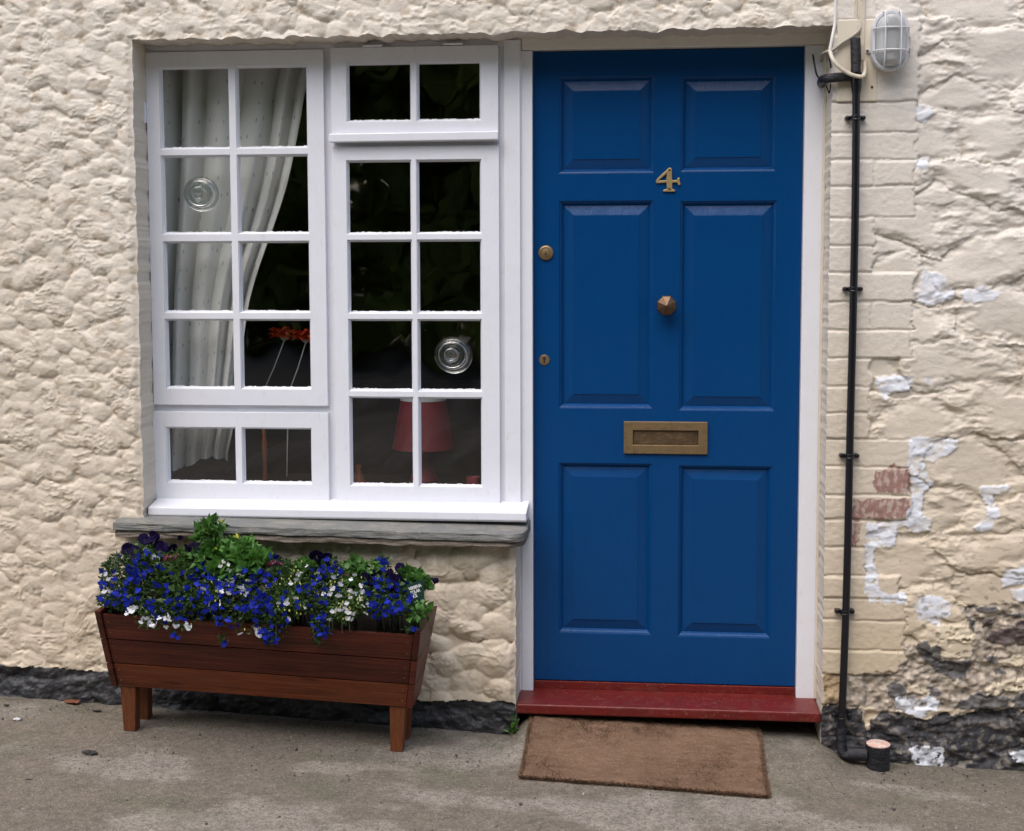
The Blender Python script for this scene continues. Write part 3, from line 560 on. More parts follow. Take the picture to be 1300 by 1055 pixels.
fl = MB(); fl.box(Lx0 + .028, Lx1 - .028, .1465, .149, Lz1 - .0305, Lz1 - .0272); fl.build('flap_hinge', M['bronze'], door_o)
# threshold bar + step
MB().box(.0002, .8185, .147, .195, -.0215, .004).build('threshold', M['redpaint'], house, .002)
stp = MB(); stp.hexa([(-.0415, -.014, -.053), (.8785, -.014, -.053), (.8785, .2, -.053), (-.0415, .2, -.053), (-.0415, -.014, -.0215), (.8785, -.014, -.0215), (.8785, .2, -.0205), (-.0415, .2, -.0205)])
stp.build('doorstep', M['redpaint'], house, .006, seg=3)
MB().box(-.06, .9, .16, .22, -.35, -.054).build('step_riser', M['plinth'], house)

# ------------------------------------------------------------------ room behind the window
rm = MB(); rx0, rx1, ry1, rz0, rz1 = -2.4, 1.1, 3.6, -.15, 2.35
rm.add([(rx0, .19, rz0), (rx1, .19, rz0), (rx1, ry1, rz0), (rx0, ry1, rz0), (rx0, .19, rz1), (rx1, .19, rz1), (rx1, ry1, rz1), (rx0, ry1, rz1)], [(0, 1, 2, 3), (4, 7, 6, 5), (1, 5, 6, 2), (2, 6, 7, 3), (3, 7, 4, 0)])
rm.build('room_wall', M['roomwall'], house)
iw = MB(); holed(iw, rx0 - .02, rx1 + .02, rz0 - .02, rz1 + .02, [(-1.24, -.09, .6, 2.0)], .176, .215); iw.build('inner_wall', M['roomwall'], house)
MB().box(-1.26, -.05, .177, .50, .575, .605).build('window_board', M['roomwood'], house, .004)
def curtain():
    us = np.linspace(0, 1, 150); vs = np.linspace(0, 1, 90); V = []; U = []
    def re(z):   # right edge of the drawn-back cloth
        zz = np.array([.60, .70, .80, .94, 1.2, 1.5, 1.8, 2.05]); xx = np.array([-1.03, -1.035, -1.02, -.998, -.930, -.842, -.752, -.69]); return np.interp(z, zz, xx)
    for v in vs:
        z = 2.03 - v * 1.36
        for u in us:
            xl = -1.27; xr = re(z) + .012 * math.sin(z * 9); x = xl + (xr - xl) * (u ** .92)
            ph = u * 38 + 2.4 * math.sin(u * 6) + .6 * (z - 1); amp = .036 * (.6 + .5 * math.sin(u * 4 + 1.0) ** 2) * (1 - .45 * u)
            y = .27 + amp * 1.5 * (1 - 2 * abs(math.cos(ph / 2)) ** .8) + .012 * math.sin(ph * .37 + z * 2) + .02 * math.sin(z * 3.1) * u
            if u > .93: y += (u - .93) * .35
            V.append((x + .006 * math.cos(ph), y, z - .02 * math.sin(u * 6) * v)); U.append((u * 1.35, v * 1.36))
    n = len(us); Fs = [(j * n + i, j * n + i + 1, (j + 1) * n + i + 1, (j + 1) * n + i) for j in range(len(vs) - 1) for i in range(n - 1)]
    me = np_mesh('curtain', V, Fs, M['curtain'], True); uvl = me.uv_layers.new(name='UVMap'); vi = np.zeros(len(me.loops), np.int32); me.loops.foreach_get('vertex_index', vi); uvl.data.foreach_set('uv', np.array(U, np.float32)[vi].ravel())
    tag(link('curtain', me), 'pale sprigged curtain drawn to the left behind the left casement', 'curtain')
curtain()
# red table lamp on the window board
def table_lamp():
    Y = .36; t0 = at(509, 509, Y); t1 = at(566, 509, Y); b0 = at(495, 568, Y); b1 = at(574, 568, Y); cx = (t0[0] + t1[0]) / 2; zt = t0[2] + .004; zb = b0[2]; rt = (t1[0] - t0[0]) / 2; rb = (b1[0] - b0[0]) / 2
    L = tag(empty('table_lamp', (cx, Y, .606)), 'small table lamp with crimson tapered shade behind the right casement', 'lamp')
    MB().lathe([(rb, zb - .606), (rt, zt - .606), (rt - .003, zt - .606), (rb - .003, zb - .606)], (0, 0, 0), 'z', 40).build('lamp_shade', M['lampshade'], L, smooth=True)
    MB().lathe([(rt + .0015, zt - .606), (rt + .0015, zt + .014 - .606), (rt - .004, zt + .014 - .606), (rt - .004, zt - .606)], (0, 0, 0), 'z', 40).build('shade_trim', M['shadetop'], L, smooth=True)
    MB().lathe([(.048, 0), (.050, .006), (.040, .022), (.026, .06), (.018, .085), (.010, .10), (.008, zb - .60)], (0, 0, 0), 'z', 32).build('lamp_base', M['lampshade'], L, smooth=True)
table_lamp()
p = at(601, 609, .24); tag(MB().lathe([(.014, 0), (.019, .0), (.023, .034), (.022, .036), (.018, .030), (.010, .006), (.002, .006)], (p[0], .24, .6055), 'z', 28).build('small_cup', M['lampshade'], smooth=True), 'tiny red cup standing in the bottom right pane of the window', 'cup')
# sprays of orange-red artificial flowers
for k, (fx, fy, sx, sy, lb) in enumerate(((356, 421, 333, 500, 'orange red artificial flower on pale stem, the left one of the two behind the glass'), (383, 424, 366, 500, 'orange red artificial flower on pale stem, the right one of the two behind the glass'))):
    Y = .42; a = at(fx, fy, Y); s2 = at(sx, sy, Y); s1 = at(fx + 5, fy + 11, Y); o = tag(empty('artificial_flower', (s2[0], Y, .606)), lb, 'flower', 'artificial flowers on the window board'); O = np.array([s2[0], Y, .606])
    fm = MB()
    for q in range(9):
        an = 2 * math.pi * q / 9; c_ = a - O + np.array([0, 0, .003 * (q % 2)]); tip = c_ + np.array([.044 * math.cos(an), .036 * math.sin(an), -.004 + .010 * math.sin(an * 2)]); w1 = np.array([-math.sin(an), math.cos(an), 0]) * .018; md = (c_ + tip) / 2 + np.array([0, 0, .012])
        fm.add([c_, md + w1, tip, md - w1], [(0, 1, 2, 3)])
        fm.add([c_ - np.array([0, 0, .006]), md + w1 * .9 - np.array([0, 0, .016]), tip - np.array([0, 0, .014]), md - w1 * .9 - np.array([0, 0, .014])], [(0, 1, 2, 3)])
    fm.build('petals', M['orange'], o)
    MB().lathe([(.002, -.012), (.014, .0), (.016, .003), (.002, .002)], tuple(s1 - O + np.array([0, 0, .008])), 'z', 12).build('calyx', M['stemwhite'], o)
    MB().tube([s1 - O, (s1 + s2) / 2 - O + np.array([.003, 0, 0]), s2 - O, np.array([-.01 * k, 0, 0])], .0022, 6).build('stem', M['stemwhite'], o)
p = at(333, 590, .30); tag(MB().lathe([(.006, 0), (.0095, .004), (.0065, .05), (.009, .12), (.0045, .17), (.006, .19)], (p[0], .33, .606), 'z', 16).build('slim_vase', M['vase'], smooth=True), 'slim dark orange vase on the window board behind the low casement', 'vase')
p = at(454, 600, .24); tag(MB().lathe([(.02, 0), (.024, .01), (.016, .03), (.008, .05), (.012, .064), (.003, .07)], (p[0], .25, .606), 'z', 14).build('ornament', M['vase'], smooth=True), 'little tan ornament in the bottom left corner of the right casement', 'ornament')
# sofa, dim inside the room
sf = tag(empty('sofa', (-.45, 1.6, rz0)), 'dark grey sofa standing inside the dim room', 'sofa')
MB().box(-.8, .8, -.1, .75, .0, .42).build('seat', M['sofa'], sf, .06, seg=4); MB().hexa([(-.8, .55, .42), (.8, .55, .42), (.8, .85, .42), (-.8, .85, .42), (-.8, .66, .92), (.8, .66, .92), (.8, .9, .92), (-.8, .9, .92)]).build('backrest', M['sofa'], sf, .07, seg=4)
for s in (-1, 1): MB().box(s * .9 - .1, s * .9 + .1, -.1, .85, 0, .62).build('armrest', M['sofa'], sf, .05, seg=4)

# ------------------------------------------------------------------ planter
GX = .045
TIL = math.atan(GX)
PLO = (-.775, -.22, gz(-.775))
pl = tag(empty('wooden_planter', PLO, (0, TIL, 0)), 'red brown wooden trough planter on four legs, full of flowers under the window', 'planter')
Bz, Hh = .143, .0835; W0, W1 = .432, .458; YB, YT = -.03, -.150      # front face bottom / top (local y)
def fy(z): return YB + (YT - YB) * (z - Bz) / (3 * Hh)
def hw(z, s=1): t = (z - Bz) / (3 * Hh); return (.428 + .034 * t) if s > 0 else (.441 + .005 * t)
BYB, BYT = .105, .150
def by(z): return BYB + (BYT - BYB) * (z - Bz) / (3 * Hh)
for k in range(3):
    z0 = Bz + k * Hh + .0012; z1 = Bz + (k + 1) * Hh - .0012; jj = random.uniform(-.0012, .0012)
    MB().hexa([(-hw(z0, -1), fy(z0) + jj, z0), (hw(z0), fy(z0) + jj, z0), (hw(z0), fy(z0) + .018, z0), (-hw(z0, -1), fy(z0) + .018, z0), (-hw(z1, -1), fy(z1) + jj, z1), (hw(z1), fy(z1) + jj, z1), (hw(z1), fy(z1) + .018, z1), (-hw(z1, -1), fy(z1) + .018, z1)]).build('front_board', M['woodlight'] if k == 0 else M['wood'], pl, .0025)
    MB().hexa([(-hw(z0, -1), by(z0) - .018, z0), (hw(z0), by(z0) - .018, z0), (hw(z0), by(z0), z0), (-hw(z0, -1), by(z0), z0), (-hw(z1, -1), by(z1) - .018, z1), (hw(z1), by(z1) - .018, z1), (hw(z1), by(z1), z1), (-hw(z1, -1), by(z1), z1)]).build('back_board', M['wood'], pl, .0025)
    for s in (-1, 1):
        z2 = z1 + (.012 if k == 2 else 0); a0, a1 = sorted((s * hw(z0, s), s * (hw(z0, s) + .019))); b0, b1 = sorted((s * hw(z2, s), s * (hw(z2, s) + .019))); e = .006
        MB().hexa([(a0 + (.0008 if s > 0 else 0), fy(z0) - e, z0), (a1 - (.0008 if s < 0 else 0), fy(z0) - e, z0), (a1 - (.0008 if s < 0 else 0), by(z0), z0), (a0 + (.0008 if s > 0 else 0), by(z0), z0), (b0 + (.0008 if s > 0 else 0), fy(z2) - e, z2), (b1 - (.0008 if s < 0 else 0), fy(z2) - e, z2), (b1 - (.0008 if s < 0 else 0), by(z2), z2), (b0 + (.0008 if s > 0 else 0), by(z2), z2)]).build('end_board', M['wood'], pl, .0025)
for s in (-1, 1):
    for f in (0, 1):
        lx = .402 if s > 0 else -.415; yb_ = (.012 if f == 0 else .118); yt = (-.008 if f == 0 else .085); w_ = .026; dx = .012 * s
        yy0, yy1 = (yb_ - .02, yb_ + .02); 
        MB().hexa([(lx - dx * .2 - w_ * .7, yy0, .0), (lx - dx * .2 + w_ * .7, yy0, 0), (lx - dx * .2 + w_ * .7, yy1, 0), (lx - dx * .2 - w_ * .7, yy1, 0), (lx - w_, yt - .022, .20), (lx + w_, yt - .022, .20), (lx + w_, yt + .02, .20), (lx - w_, yt + .02, .20)]).build('leg', M['woodleg'], pl, .002)
MB().box(-.42, .42, -.008, .085, .146, .155).build('base_board', M['wood'], pl)
for k in range(3):
    for s_ in (-1, 1):
        for q in (.28, .72):
            z = Bz + (k + q) * Hh; MB().lathe([(.0032, 0), (.0030, .0012), (.0008, .0012)], (s_ * (hw(z, s_) - .014), fy(z) + .0004, z), 'y', 10).build('screw', M['rust'], pl)
so_ = MB(); so_.hexa([(-.44, -.09, .30), (.44, -.09, .30), (.44, .11, .30), (-.44, .11, .30), (-.44, -.122, .372), (.455, -.122, .372), (.455, .13, .372), (-.44, .13, .372)]); so_.build('soil', M['soil'], pl)

# ------------------------------------------------------------------ plants
def leaves(n, pos, nrm, size, asp=.45, fold=.25, seed=0, droop=.0):
    """leaf cards: 6-vertex folded leaves"""
    g = np.random.default_rng(seed); d0 = g.normal(size=(n, 3)) + nrm; d0 /= np.linalg.norm(d0, axis=1)[:, None]; r = g.normal(size=(n, 3)); sd = np.cross(d0, r); sd /= np.linalg.norm(sd, axis=1)[:, None]; up = np.cross(sd, d0)
    L = size * g.uniform(.6, 1.3, (n, 1)); W = L * asp
    v = np.stack([pos, pos + d0 * L * .45 + sd * W * .5 + up * W * fold, pos + d0 * L + up * (-droop) * L, pos + d0 * L * .45 - sd * W * .5 + up * W * fold, pos + d0 * L * .5], 1).reshape(-1, 3)
    b = np.arange(n)[:, None] * 5; f = np.concatenate([b + np.array([[0, 1, 4]]), b + np.array([[1, 2, 4]]), b + np.array([[0, 4, 3]]), b + np.array([[4, 2, 3]])]); return v, f
def surf_y(py): return -.20 - .19 * min(max((py - 685) / 80, 0), 1)
def flower_mesh(kind, m, seed):
    random.seed(seed); mb = MB()
    def petal(ang, L, W, lift, n=5):
        c, s = math.cos(ang), math.sin(ang); pts = []
        for t, wd in ((.08, .18), (.45, .8), (.8, 1), (1, .35)): pts.append((t * L, wd * W / 2))
        vs = []
        for t, w2 in pts:
            for q in (-1, 0, 1): vs.append((c * t - s * w2 * q, -lift * t / L - (.0012 if q else 0) * 0 + .15 * abs(q) * w2, s * t + c * w2 * q))
        fs = []
        for i in range(3):
            for q in range(2): a = i * 3 + q; fs.append((a, a + 1, a + 4, a + 3))
        mb.add(vs, fs)
    if kind == 'lobelia':
        for a in (-90, -38, -142): petal(R_(a + random.uniform(-8, 8)), .0098, .0092, random.uniform(-.002, .003))
        for a in (60, 120): petal(R_(a + random.uniform(-10, 10)), .0062, .0032, .002)
    elif kind == 'pansy':
        for i, a in enumerate((90, 20, 160, -50, -130)): petal(R_(a + random.uniform(-12, 12)), .026, .030, random.uniform(-.006, .01))
        for i, a in enumerate((55, -90, 125)): petal(R_(a + random.uniform(-12, 12)), .024, .026, random.uniform(.004, .012))
    elif kind == 'verbena':
        for k in range(16):
            a = random.random() * 6.28; rr = .014 * math.sqrt(random.random()); cx, cz = rr * math.cos(a), rr * math.sin(a) * .7
            for q in range(5):
                an = q * 1.2566 + a; n = len(mb.v); mb.v += [(cx, -.004, cz), (cx + .005 * math.cos(an - .4), -.005 - random.random() * .003, cz + .005 * math.sin(an - .4)), (cx + .005 * math.cos(an + .4), -.005, cz + .005 * math.sin(an + .4))]; mb.f.append((n, n + 1, n + 2))
    elif kind == 'bell':
        for q in range(5):
            an = q * 1.2566; mb.add([(0, 0, 0), (.008 * math.cos(an), .008 * math.sin(an), .012), (.011 * math.cos(an + .6), .011 * math.sin(an + .6), .024), (.008 * math.cos(an + 1.25), .008 * math.sin(an + 1.25), .012)], [(0, 1, 2, 3)])
    me = mb.mesh('flower', m, True); return me
FM = {'blue': [flower_mesh('lobelia', M['lobblue'], k) for k in range(4)], 'white': [flower_mesh('lobelia', M['lobwhite'], 20 + k) for k in range(4)], 'pansy': [flower_mesh('pansy', M['pansy'], 40 + k) for k in range(4)],
      'pink': [flower_mesh('verbena', M['pink'], 60)], 'whitecluster': [flower_mesh('verbena', M['lobwhite'], 61)], 'yellow': [flower_mesh('bell', M['yellow'], 62)]}
def add_flower(par, kind, P, sc_=1.0):
    o = bpy.data.objects.new('flower', random.choice(FM[kind])); sc.collection.objects.link(o); o.parent = par; o.location = P - np.array(par.location)
    o.rotation_euler = (random.gauss(.0, .45) + .25, random.gauss(0, .5), random.gauss(.0, .55)); s = sc_ * random.uniform(.85, 1.25); o.scale = (s, s, s); return o
def plant(name, label, cat, ell, nfl, nleaf, lsize, lm, fkind, seed, group=None, asp=.4, yoff=0, stems=12, fsc=1.0, up=.4, budn=0, nb=()):
    """ell: ellipses (px, py, rx, ry, weight) of the foliage mound as seen; nfl flowers sit on its outside"""
    random.seed(seed); g = np.random.default_rng(seed); wts = np.array([e[4] for e in ell], float); wts /= wts.sum()
    cx = np.average([e[0] for e in ell], weights=wts); base = at(cx, 775, -.27); z0 = gz(-.775) + .355 - GX * (base[0] + .775)
    o = tag(empty(name, (base[0], -.27, z0)), label, cat, group); O = np.array(o.location)
    def sample(shr=1.0, depth=0.):
        e = ell[g.choice(len(ell), p=wts)]; a = g.random() * 6.283; r = math.sqrt(g.random()) * shr; px, py = e[0] + e[2] * r * math.cos(a), e[1] + e[3] * r * math.sin(a)
        y = surf_y(py) + yoff - .02 * (1 - r * r) + depth; 
        P = at(px, py, y); return P, py
    pts = []
    nleaf = int(nleaf * 3.4)
    for k in range(nleaf):
        P, py = sample(1.0, g.random() ** 1.2 * .14); pts.append(P - O)
    pts = np.array(pts); v, f = leaves(nleaf, pts, np.array([0, -.7, up]), lsize * 1.15, asp * 1.15, seed=seed + 1); link('leaves', np_mesh('leaves', v, f, lm), o)
    sm = MB(); lsize = lsize
    for k in range(stems):
        P, py = sample(.95, .0); P = P - O; r0 = np.array([(P[0]) * .35, .02, -.01]); mid = (P + r0) / 2 + np.array([0, .0, .03]); 
        if py > 780: mid = np.array([P[0], P[1] + .005, .035 + .02 * random.random()])
        sm.tube([r0, mid, P], .0011, 5, False)
    sm.build('stems', M['stem'], o); sm = MB()
    for k in range(budn):
        P, py = sample(1, -.012); P = P - O; sm.lathe([(.0004, -.002), (.0022, .0), (.0018, .003), (.0004, .005)], tuple(P), 'z', 6)
    if budn: sm.build('buds', M['bud'], o)
    pl_ = []; tries = 0
    while len(pl_) < nfl and tries < nfl * 30:
        tries += 1; P, py = sample(1.03, -.018 - random.random() * .008)
        if all(np.linalg.norm(P - q) > .0095 * fsc for q in pl_): pl_.append(P); add_flower(o, fkind, P, fsc)
    for kk, px, py, s in nb: add_flower(o, kk, at(px, py, surf_y(py) + yoff - .015), s)
    return o
BG = 'trailing blue lobelia in the planter'; WG = 'white lobelia in the planter'; PG = 'dark purple petunias in the planter'
plant('lobelia_plant', 'deep blue lobelia spilling over the left end of the planter', 'flowers', [(160, 735, 32, 34, 1.2), (188, 735, 28, 36, 1), (150, 762, 24, 14, .5)], 72, 1150, .013, M['leafdark'], 'blue', 101, BG, fsc=.98)
plant('lobelia_plant', 'blue lobelia cascading left of centre with white florets around it', 'flowers', [(245, 755, 34, 34, 1.3), (272, 742, 26, 34, 1), (210, 775, 24, 14, .4), (285, 780, 32, 16, .5), (282, 812, 6, 5, .06), (222, 805, 5, 5, .05)], 86, 900, .013, M['leafdark'], 'blue', 102, BG, fsc=.98)
plant('lobelia_plant', 'blue lobelia in the middle hanging lowest over the front board', 'flowers', [(335, 748, 30, 30, 1.2), (345, 785, 24, 26, .7), (343, 808, 9, 9, .35), (320, 770, 20, 20, .5), (310, 735, 20, 18, .4)], 80, 850, .013, M['leafdark'], 'blue', 103, BG, fsc=.98)
plant('lobelia_plant', 'blue lobelia trailing in a narrow tongue right of centre', 'flowers', [(405, 745, 26, 28, 1), (405, 785, 12, 26, .55), (408, 800, 13, 8, .3), (404, 814, 4, 3, .04), (385, 760, 14, 20, .3), (420, 722, 14, 16, .3)], 56, 620, .013, M['leafdark'], 'blue', 104, BG, fsc=.95)
plant('lobelia_plant', 'blue lobelia at the right end beside the dark green plant tag', 'flowers', [(490, 755, 32, 26, 1.3), (482, 770, 22, 14, .5), (505, 772, 18, 10, .3), (522, 798, 9, 3, .06), (485, 715, 10, 9, .14)], 66, 760, .013, M['leafdark'], 'blue', 105, BG, fsc=.95)
plant('lobelia_plant', 'white lobelia fringe along the front left rim of the planter', 'flowers', [(172, 775, 16, 8, .5), (195, 790, 22, 9, 1.2), (232, 795, 12, 5, .4), (135, 742, 7, 16, .4), (217, 783, 14, 10, .4)], 34, 260, .011, M['leaf'], 'white', 106, WG, fsc=.85, yoff=-.008)
plant('lobelia_plant', 'white lobelia between the two largest blue clumps', 'flowers', [(270, 752, 16, 20, 1), (300, 742, 20, 16, 1), (285, 718, 10, 10, .3), (312, 800, 18, 7, .12)], 26, 300, .012, M['leaf'], 'white', 107, WG, fsc=.85, yoff=-.008, budn=14)
plant('lobelia_plant', 'white lobelia amid light green leaves just right of the middle', 'flowers', [(370, 755, 22, 30, 1.2), (385, 735, 20, 22, .8), (352, 775, 20, 18, .5)], 13, 850, .013, M['leaf'], 'white', 108, WG, fsc=.85, budn=26, nb=[('white', 330, 803, 1.2), ('white', 327, 797, 1.1)])
plant('lobelia_plant', 'white lobelia in front of the right hand petunias', 'flowers', [(440, 748, 30, 26, 1.2), (432, 778, 20, 12, .8), (455, 765, 16, 16, .6)], 30, 900, .013, M['leaf'], 'white', 109, WG, fsc=.85, budn=26)
plant('verbena_plant', 'dark leaved verbena with one white and one pink cluster at the left', 'flowers', [(225, 735, 26, 26, 1.2), (205, 720, 22, 20, .8), (235, 760, 24, 16, .5)], 0, 460, .021, M['leaf'], 'pink', 110, None, .5, nb=[('whitecluster', 199, 708, 1.25), ('pink', 212, 707, 1.0), ('pink', 222, 707, .8)])
plant('verbena_plant', 'verbena with small pink and red florets behind the middle lobelia', 'flowers', [(350, 722, 22, 12, 1)], 0, 140, .016, M['leafdark'], 'pink', 111, None, .5, nb=[('pink', 346, 714, 1.0), ('pink', 357, 715, .9), ('blue', 341, 704, 1.3), ('blue', 349, 705, 1.3), ('blue', 352, 714, 1.2), ('pink', 440, 730, .5)])
plant('leafy_plant', 'tall bright green leafy shoot reaching in front of the stone sill', 'plant', [(268, 672, 15, 10, 1), (262, 684, 14, 10, .6), (268, 700, 9, 18, .6), (255, 710, 16, 14, .6)], 0, 170, .026, M['mint'], 'yellow', 112, None, .42, yoff=-.02, stems=9, nb=[('yellow', 283, 663, .45)])
plant('leafy_plant', 'broad leaved bright green plant with a pale yellow bloom', 'plant', [(298, 700, 24, 10, 1), (312, 712, 22, 12, 1), (285, 720, 30, 14, 1), (330, 712, 10, 10, .4), (270, 700, 10, 14, .3)], 0, 330, .034, M['mint'], 'yellow', 113, None, .62, yoff=-.01, stems=10, nb=[('yellow', 303, 684, .8), ('yellow', 275, 698, .5)])
for k, (cx, cy, fl, lb) in enumerate(((180, 692, [(163, 697, 1.0), (172, 702, .95), (183, 685, .9), (196, 680, .85), (203, 692, .75), (193, 686, .7)], 'dark purple petunias standing at the left end of the planter'), (232, 698, [(206, 697, .75), (219, 696, .7), (240, 700, .8), (249, 699, .95), (229, 683, .3)], 'dark purple petunias left of the tall green shoot'),
        (405, 712, [(402, 706, 1.0), (412, 709, 1.0), (408, 718, .9), (419, 716, .7)], 'large dark purple petunia standing alone below the sill'), (475, 730, [(466, 736, .8), (475, 732, .75), (470, 745, .6)], 'dark purple petunia left of the fan shaped trio'), (502, 735, [(494, 731, .8), (502, 737, .9), (508, 744, .9), (508, 722, .6), (500, 752, .7)], 'dark purple petunias beside the plant tag'))):
    plant('petunia_plant', lb, 'flowers', [(cx, cy + 12, 18, 12, 1)], 0, 90, .022, M['leaf'], 'pansy', 130 + k, PG, .6, yoff=.01, stems=6, nb=[('pansy', a, b, c * .95) for a, b, c in fl])
plant('leafy_plant', 'round leaved green plant behind the middle of the planter', 'plant', [(390, 722, 14, 12, 1), (450, 722, 13, 12, 1), (448, 740, 10, 8, .4)], 0, 220, .020, M['mint'], 'yellow', 140, None, .7, yoff=.02)
wp = plant('leafy_plant', 'green plant at the right end with one withered dark bloom', 'plant', [(523, 732, 14, 9, 1), (535, 738, 12, 5, .6), (530, 775, 14, 14, .5), (470, 722, 14, 8, .4)], 0, 190, .021, M['mint'], 'yellow', 141, None, .6, yoff=-.01)
q0 = at(532, 737, -.27); q1 = at(545, 734, -.27); q2 = at(553, 737, -.27); q3 = at(549, 748, -.27); O = np.array(wp.location)
MB().tube([q0 - O, q1 - O, q2 - O], [.0015, .0025, .005], 8).tube([q2 - O, q3 - O], [.003, .001], 6).lathe([(.001, -.009), (.008, -.006), (.010, 0), (.008, .006), (.001, .009)], tuple(q2 - O), 'z', 10).build('withered_bloom', M['pansy'], wp, smooth=True)
# long thin trailing blades
bl = MB(); O = np.array(wp.location)
# plant tag
tg = at(527, 752, -.385); tt = tag(empty('plant_tag', (tg[0], -.385, tg[2])), 'dark green plant tag with white lettering at the right end of the planter', 'plant tag'); O = np.array(tt.location)
cs = [at(515.5, 743, -.385), at(537, 735, -.385), at(539, 762, -.385), at(521, 769, -.385)]; cs = [c_ - O for c_ in cs][::-1]
MB().prism([(c_[0], c_[2]) for c_ in cs], 0, .0012).build('tag_plate', M['tag'], tt)
MB().prism([(-.006, -.045), (.001, -.045), (.004, -.028), (-.003, -.028)], .0013, .0024).build('tag_stake', M['tag'], tt)
for i, tx in enumerate(('VERBENA', 'POLAR', 'ICE')):
    cu = bpy.data.curves.new('lettering', 'FONT'); cu.body = tx; cu.size = .0125; cu.align_x = 'CENTER'; cu.space_character = .85; cu.extrude = .0001; cu.offset = .00035; cu.materials.append(M['tagtext'])
    f_ = bpy.data.objects.new('f', cu); sc.collection.objects.link(f_); bpy.context.view_layer.update(); me = bpy.data.meshes.new_from_object(f_.evaluated_get(bpy.context.evaluated_depsgraph_get())); bpy.data.objects.remove(f_)
    t_ = link('lettering', me, tt); t_.matrix_local = Matrix.Translation((.0012 - (.002 if i == 2 else 0) + .001 * i, -.0006, .0110 - i * .0125)) @ Matrix.Rotation(R_(-20), 4, 'Y') @ Matrix.Rotation(R_(90), 4, 'X') @ Matrix.Diagonal((.8, 1, 1, 1))
MB().lathe([(.0005, 0), (.003, .0), (.003, .0006), (.0005, .0006)], (-.010, -.0001, -.021), 'y', 10).build('printed_flower', M['pink'], tt)

# ------------------------------------------------------------------ doormat
def doormat():
    x0, x1, y0, y1 = .004, .695, -.36, .06; g = np.random.default_rng(5)
    T = .013; o = tag(empty('doormat', ((x0 + x1) / 2, (y0 + y1) / 2, gz((x0 + x1) / 2) + .0), (0, TIL, 0)), 'worn brown coir doormat on the pavement below the red step', 'doormat')
    hx, hy = (x1 - x0) / 2, (y1 - y0) / 2; us = np.linspace(-1, 1, 140); vs = np.linspace(-1, 1, 90); X, Y = np.meshgrid(us * hx, vs * hy); Z = T + .003 * fbm(X * 30, Y * 30, 3, 400) + .004 * fbm(X * 5, Y * 5, 2, 405)
    AP = apron(X + (x0 + x1) / 2, Y + (y0 + y1) / 2); e = np.minimum(hx - abs(X), hy - abs(Y)); X = X + .004 * fbm(X * 20, Y * 20, 2, 410); Z = np.where(e < .004, .002, Z - .007 * np.exp(-e / .007) * .7) + AP; nx = len(us); I, J = np.meshgrid(np.arange(nx - 1), np.arange(len(vs) - 1)); a = (J * nx + I).ravel()
    link('mat_body', np_mesh('mat_body', np.stack([X, Y, Z], -1).reshape(-1, 3), np.stack([a, a + 1, a + 1 + nx, a + nx], -1), M['coir'], True), o)
    n = 42000; P = np.stack([g.uniform(-hx, hx, n), g.uniform(-hy, hy, n), np.full(n, T - .004)], -1); k = n // 4; sd = g.integers(0, 2, k) * 2 - 1; P[:k, 0] = sd * (hx - .004 * g.random(k)); kf = k // 2; P[:kf, 0] = g.uniform(-hx, hx, kf); P[:kf, 1] = -hy + .004 * g.random(kf); P[:, 2] += apron(P[:, 0] + (x0 + x1) / 2, P[:, 1] + (y0 + y1) / 2); P[:k, 2] += g.uniform(-.012, -.002, k)
    D = g.normal(size=(n, 3)) * .8 + np.array([0, 0, 1.0]); D[kf:k, 0] += sd[kf:] * 1.6; D[:kf, 1] -= 1.6; D /= np.linalg.norm(D, axis=1)[:, None]; L = g.uniform(.004, .010, (n, 1)); L[:k] *= 1.7; S = np.cross(D, g.normal(size=(n, 3))); S /= np.linalg.norm(S, axis=1)[:, None]; S *= .0009
    V = np.stack([P - S, P + S, P + D * L], 1).reshape(-1, 3); f = np.arange(n * 3).reshape(-1, 3); link('coir_fibres', np_mesh('coir_fibres', V, f, M['coir']), o).__setitem__('kind', 'stuff')
doormat()

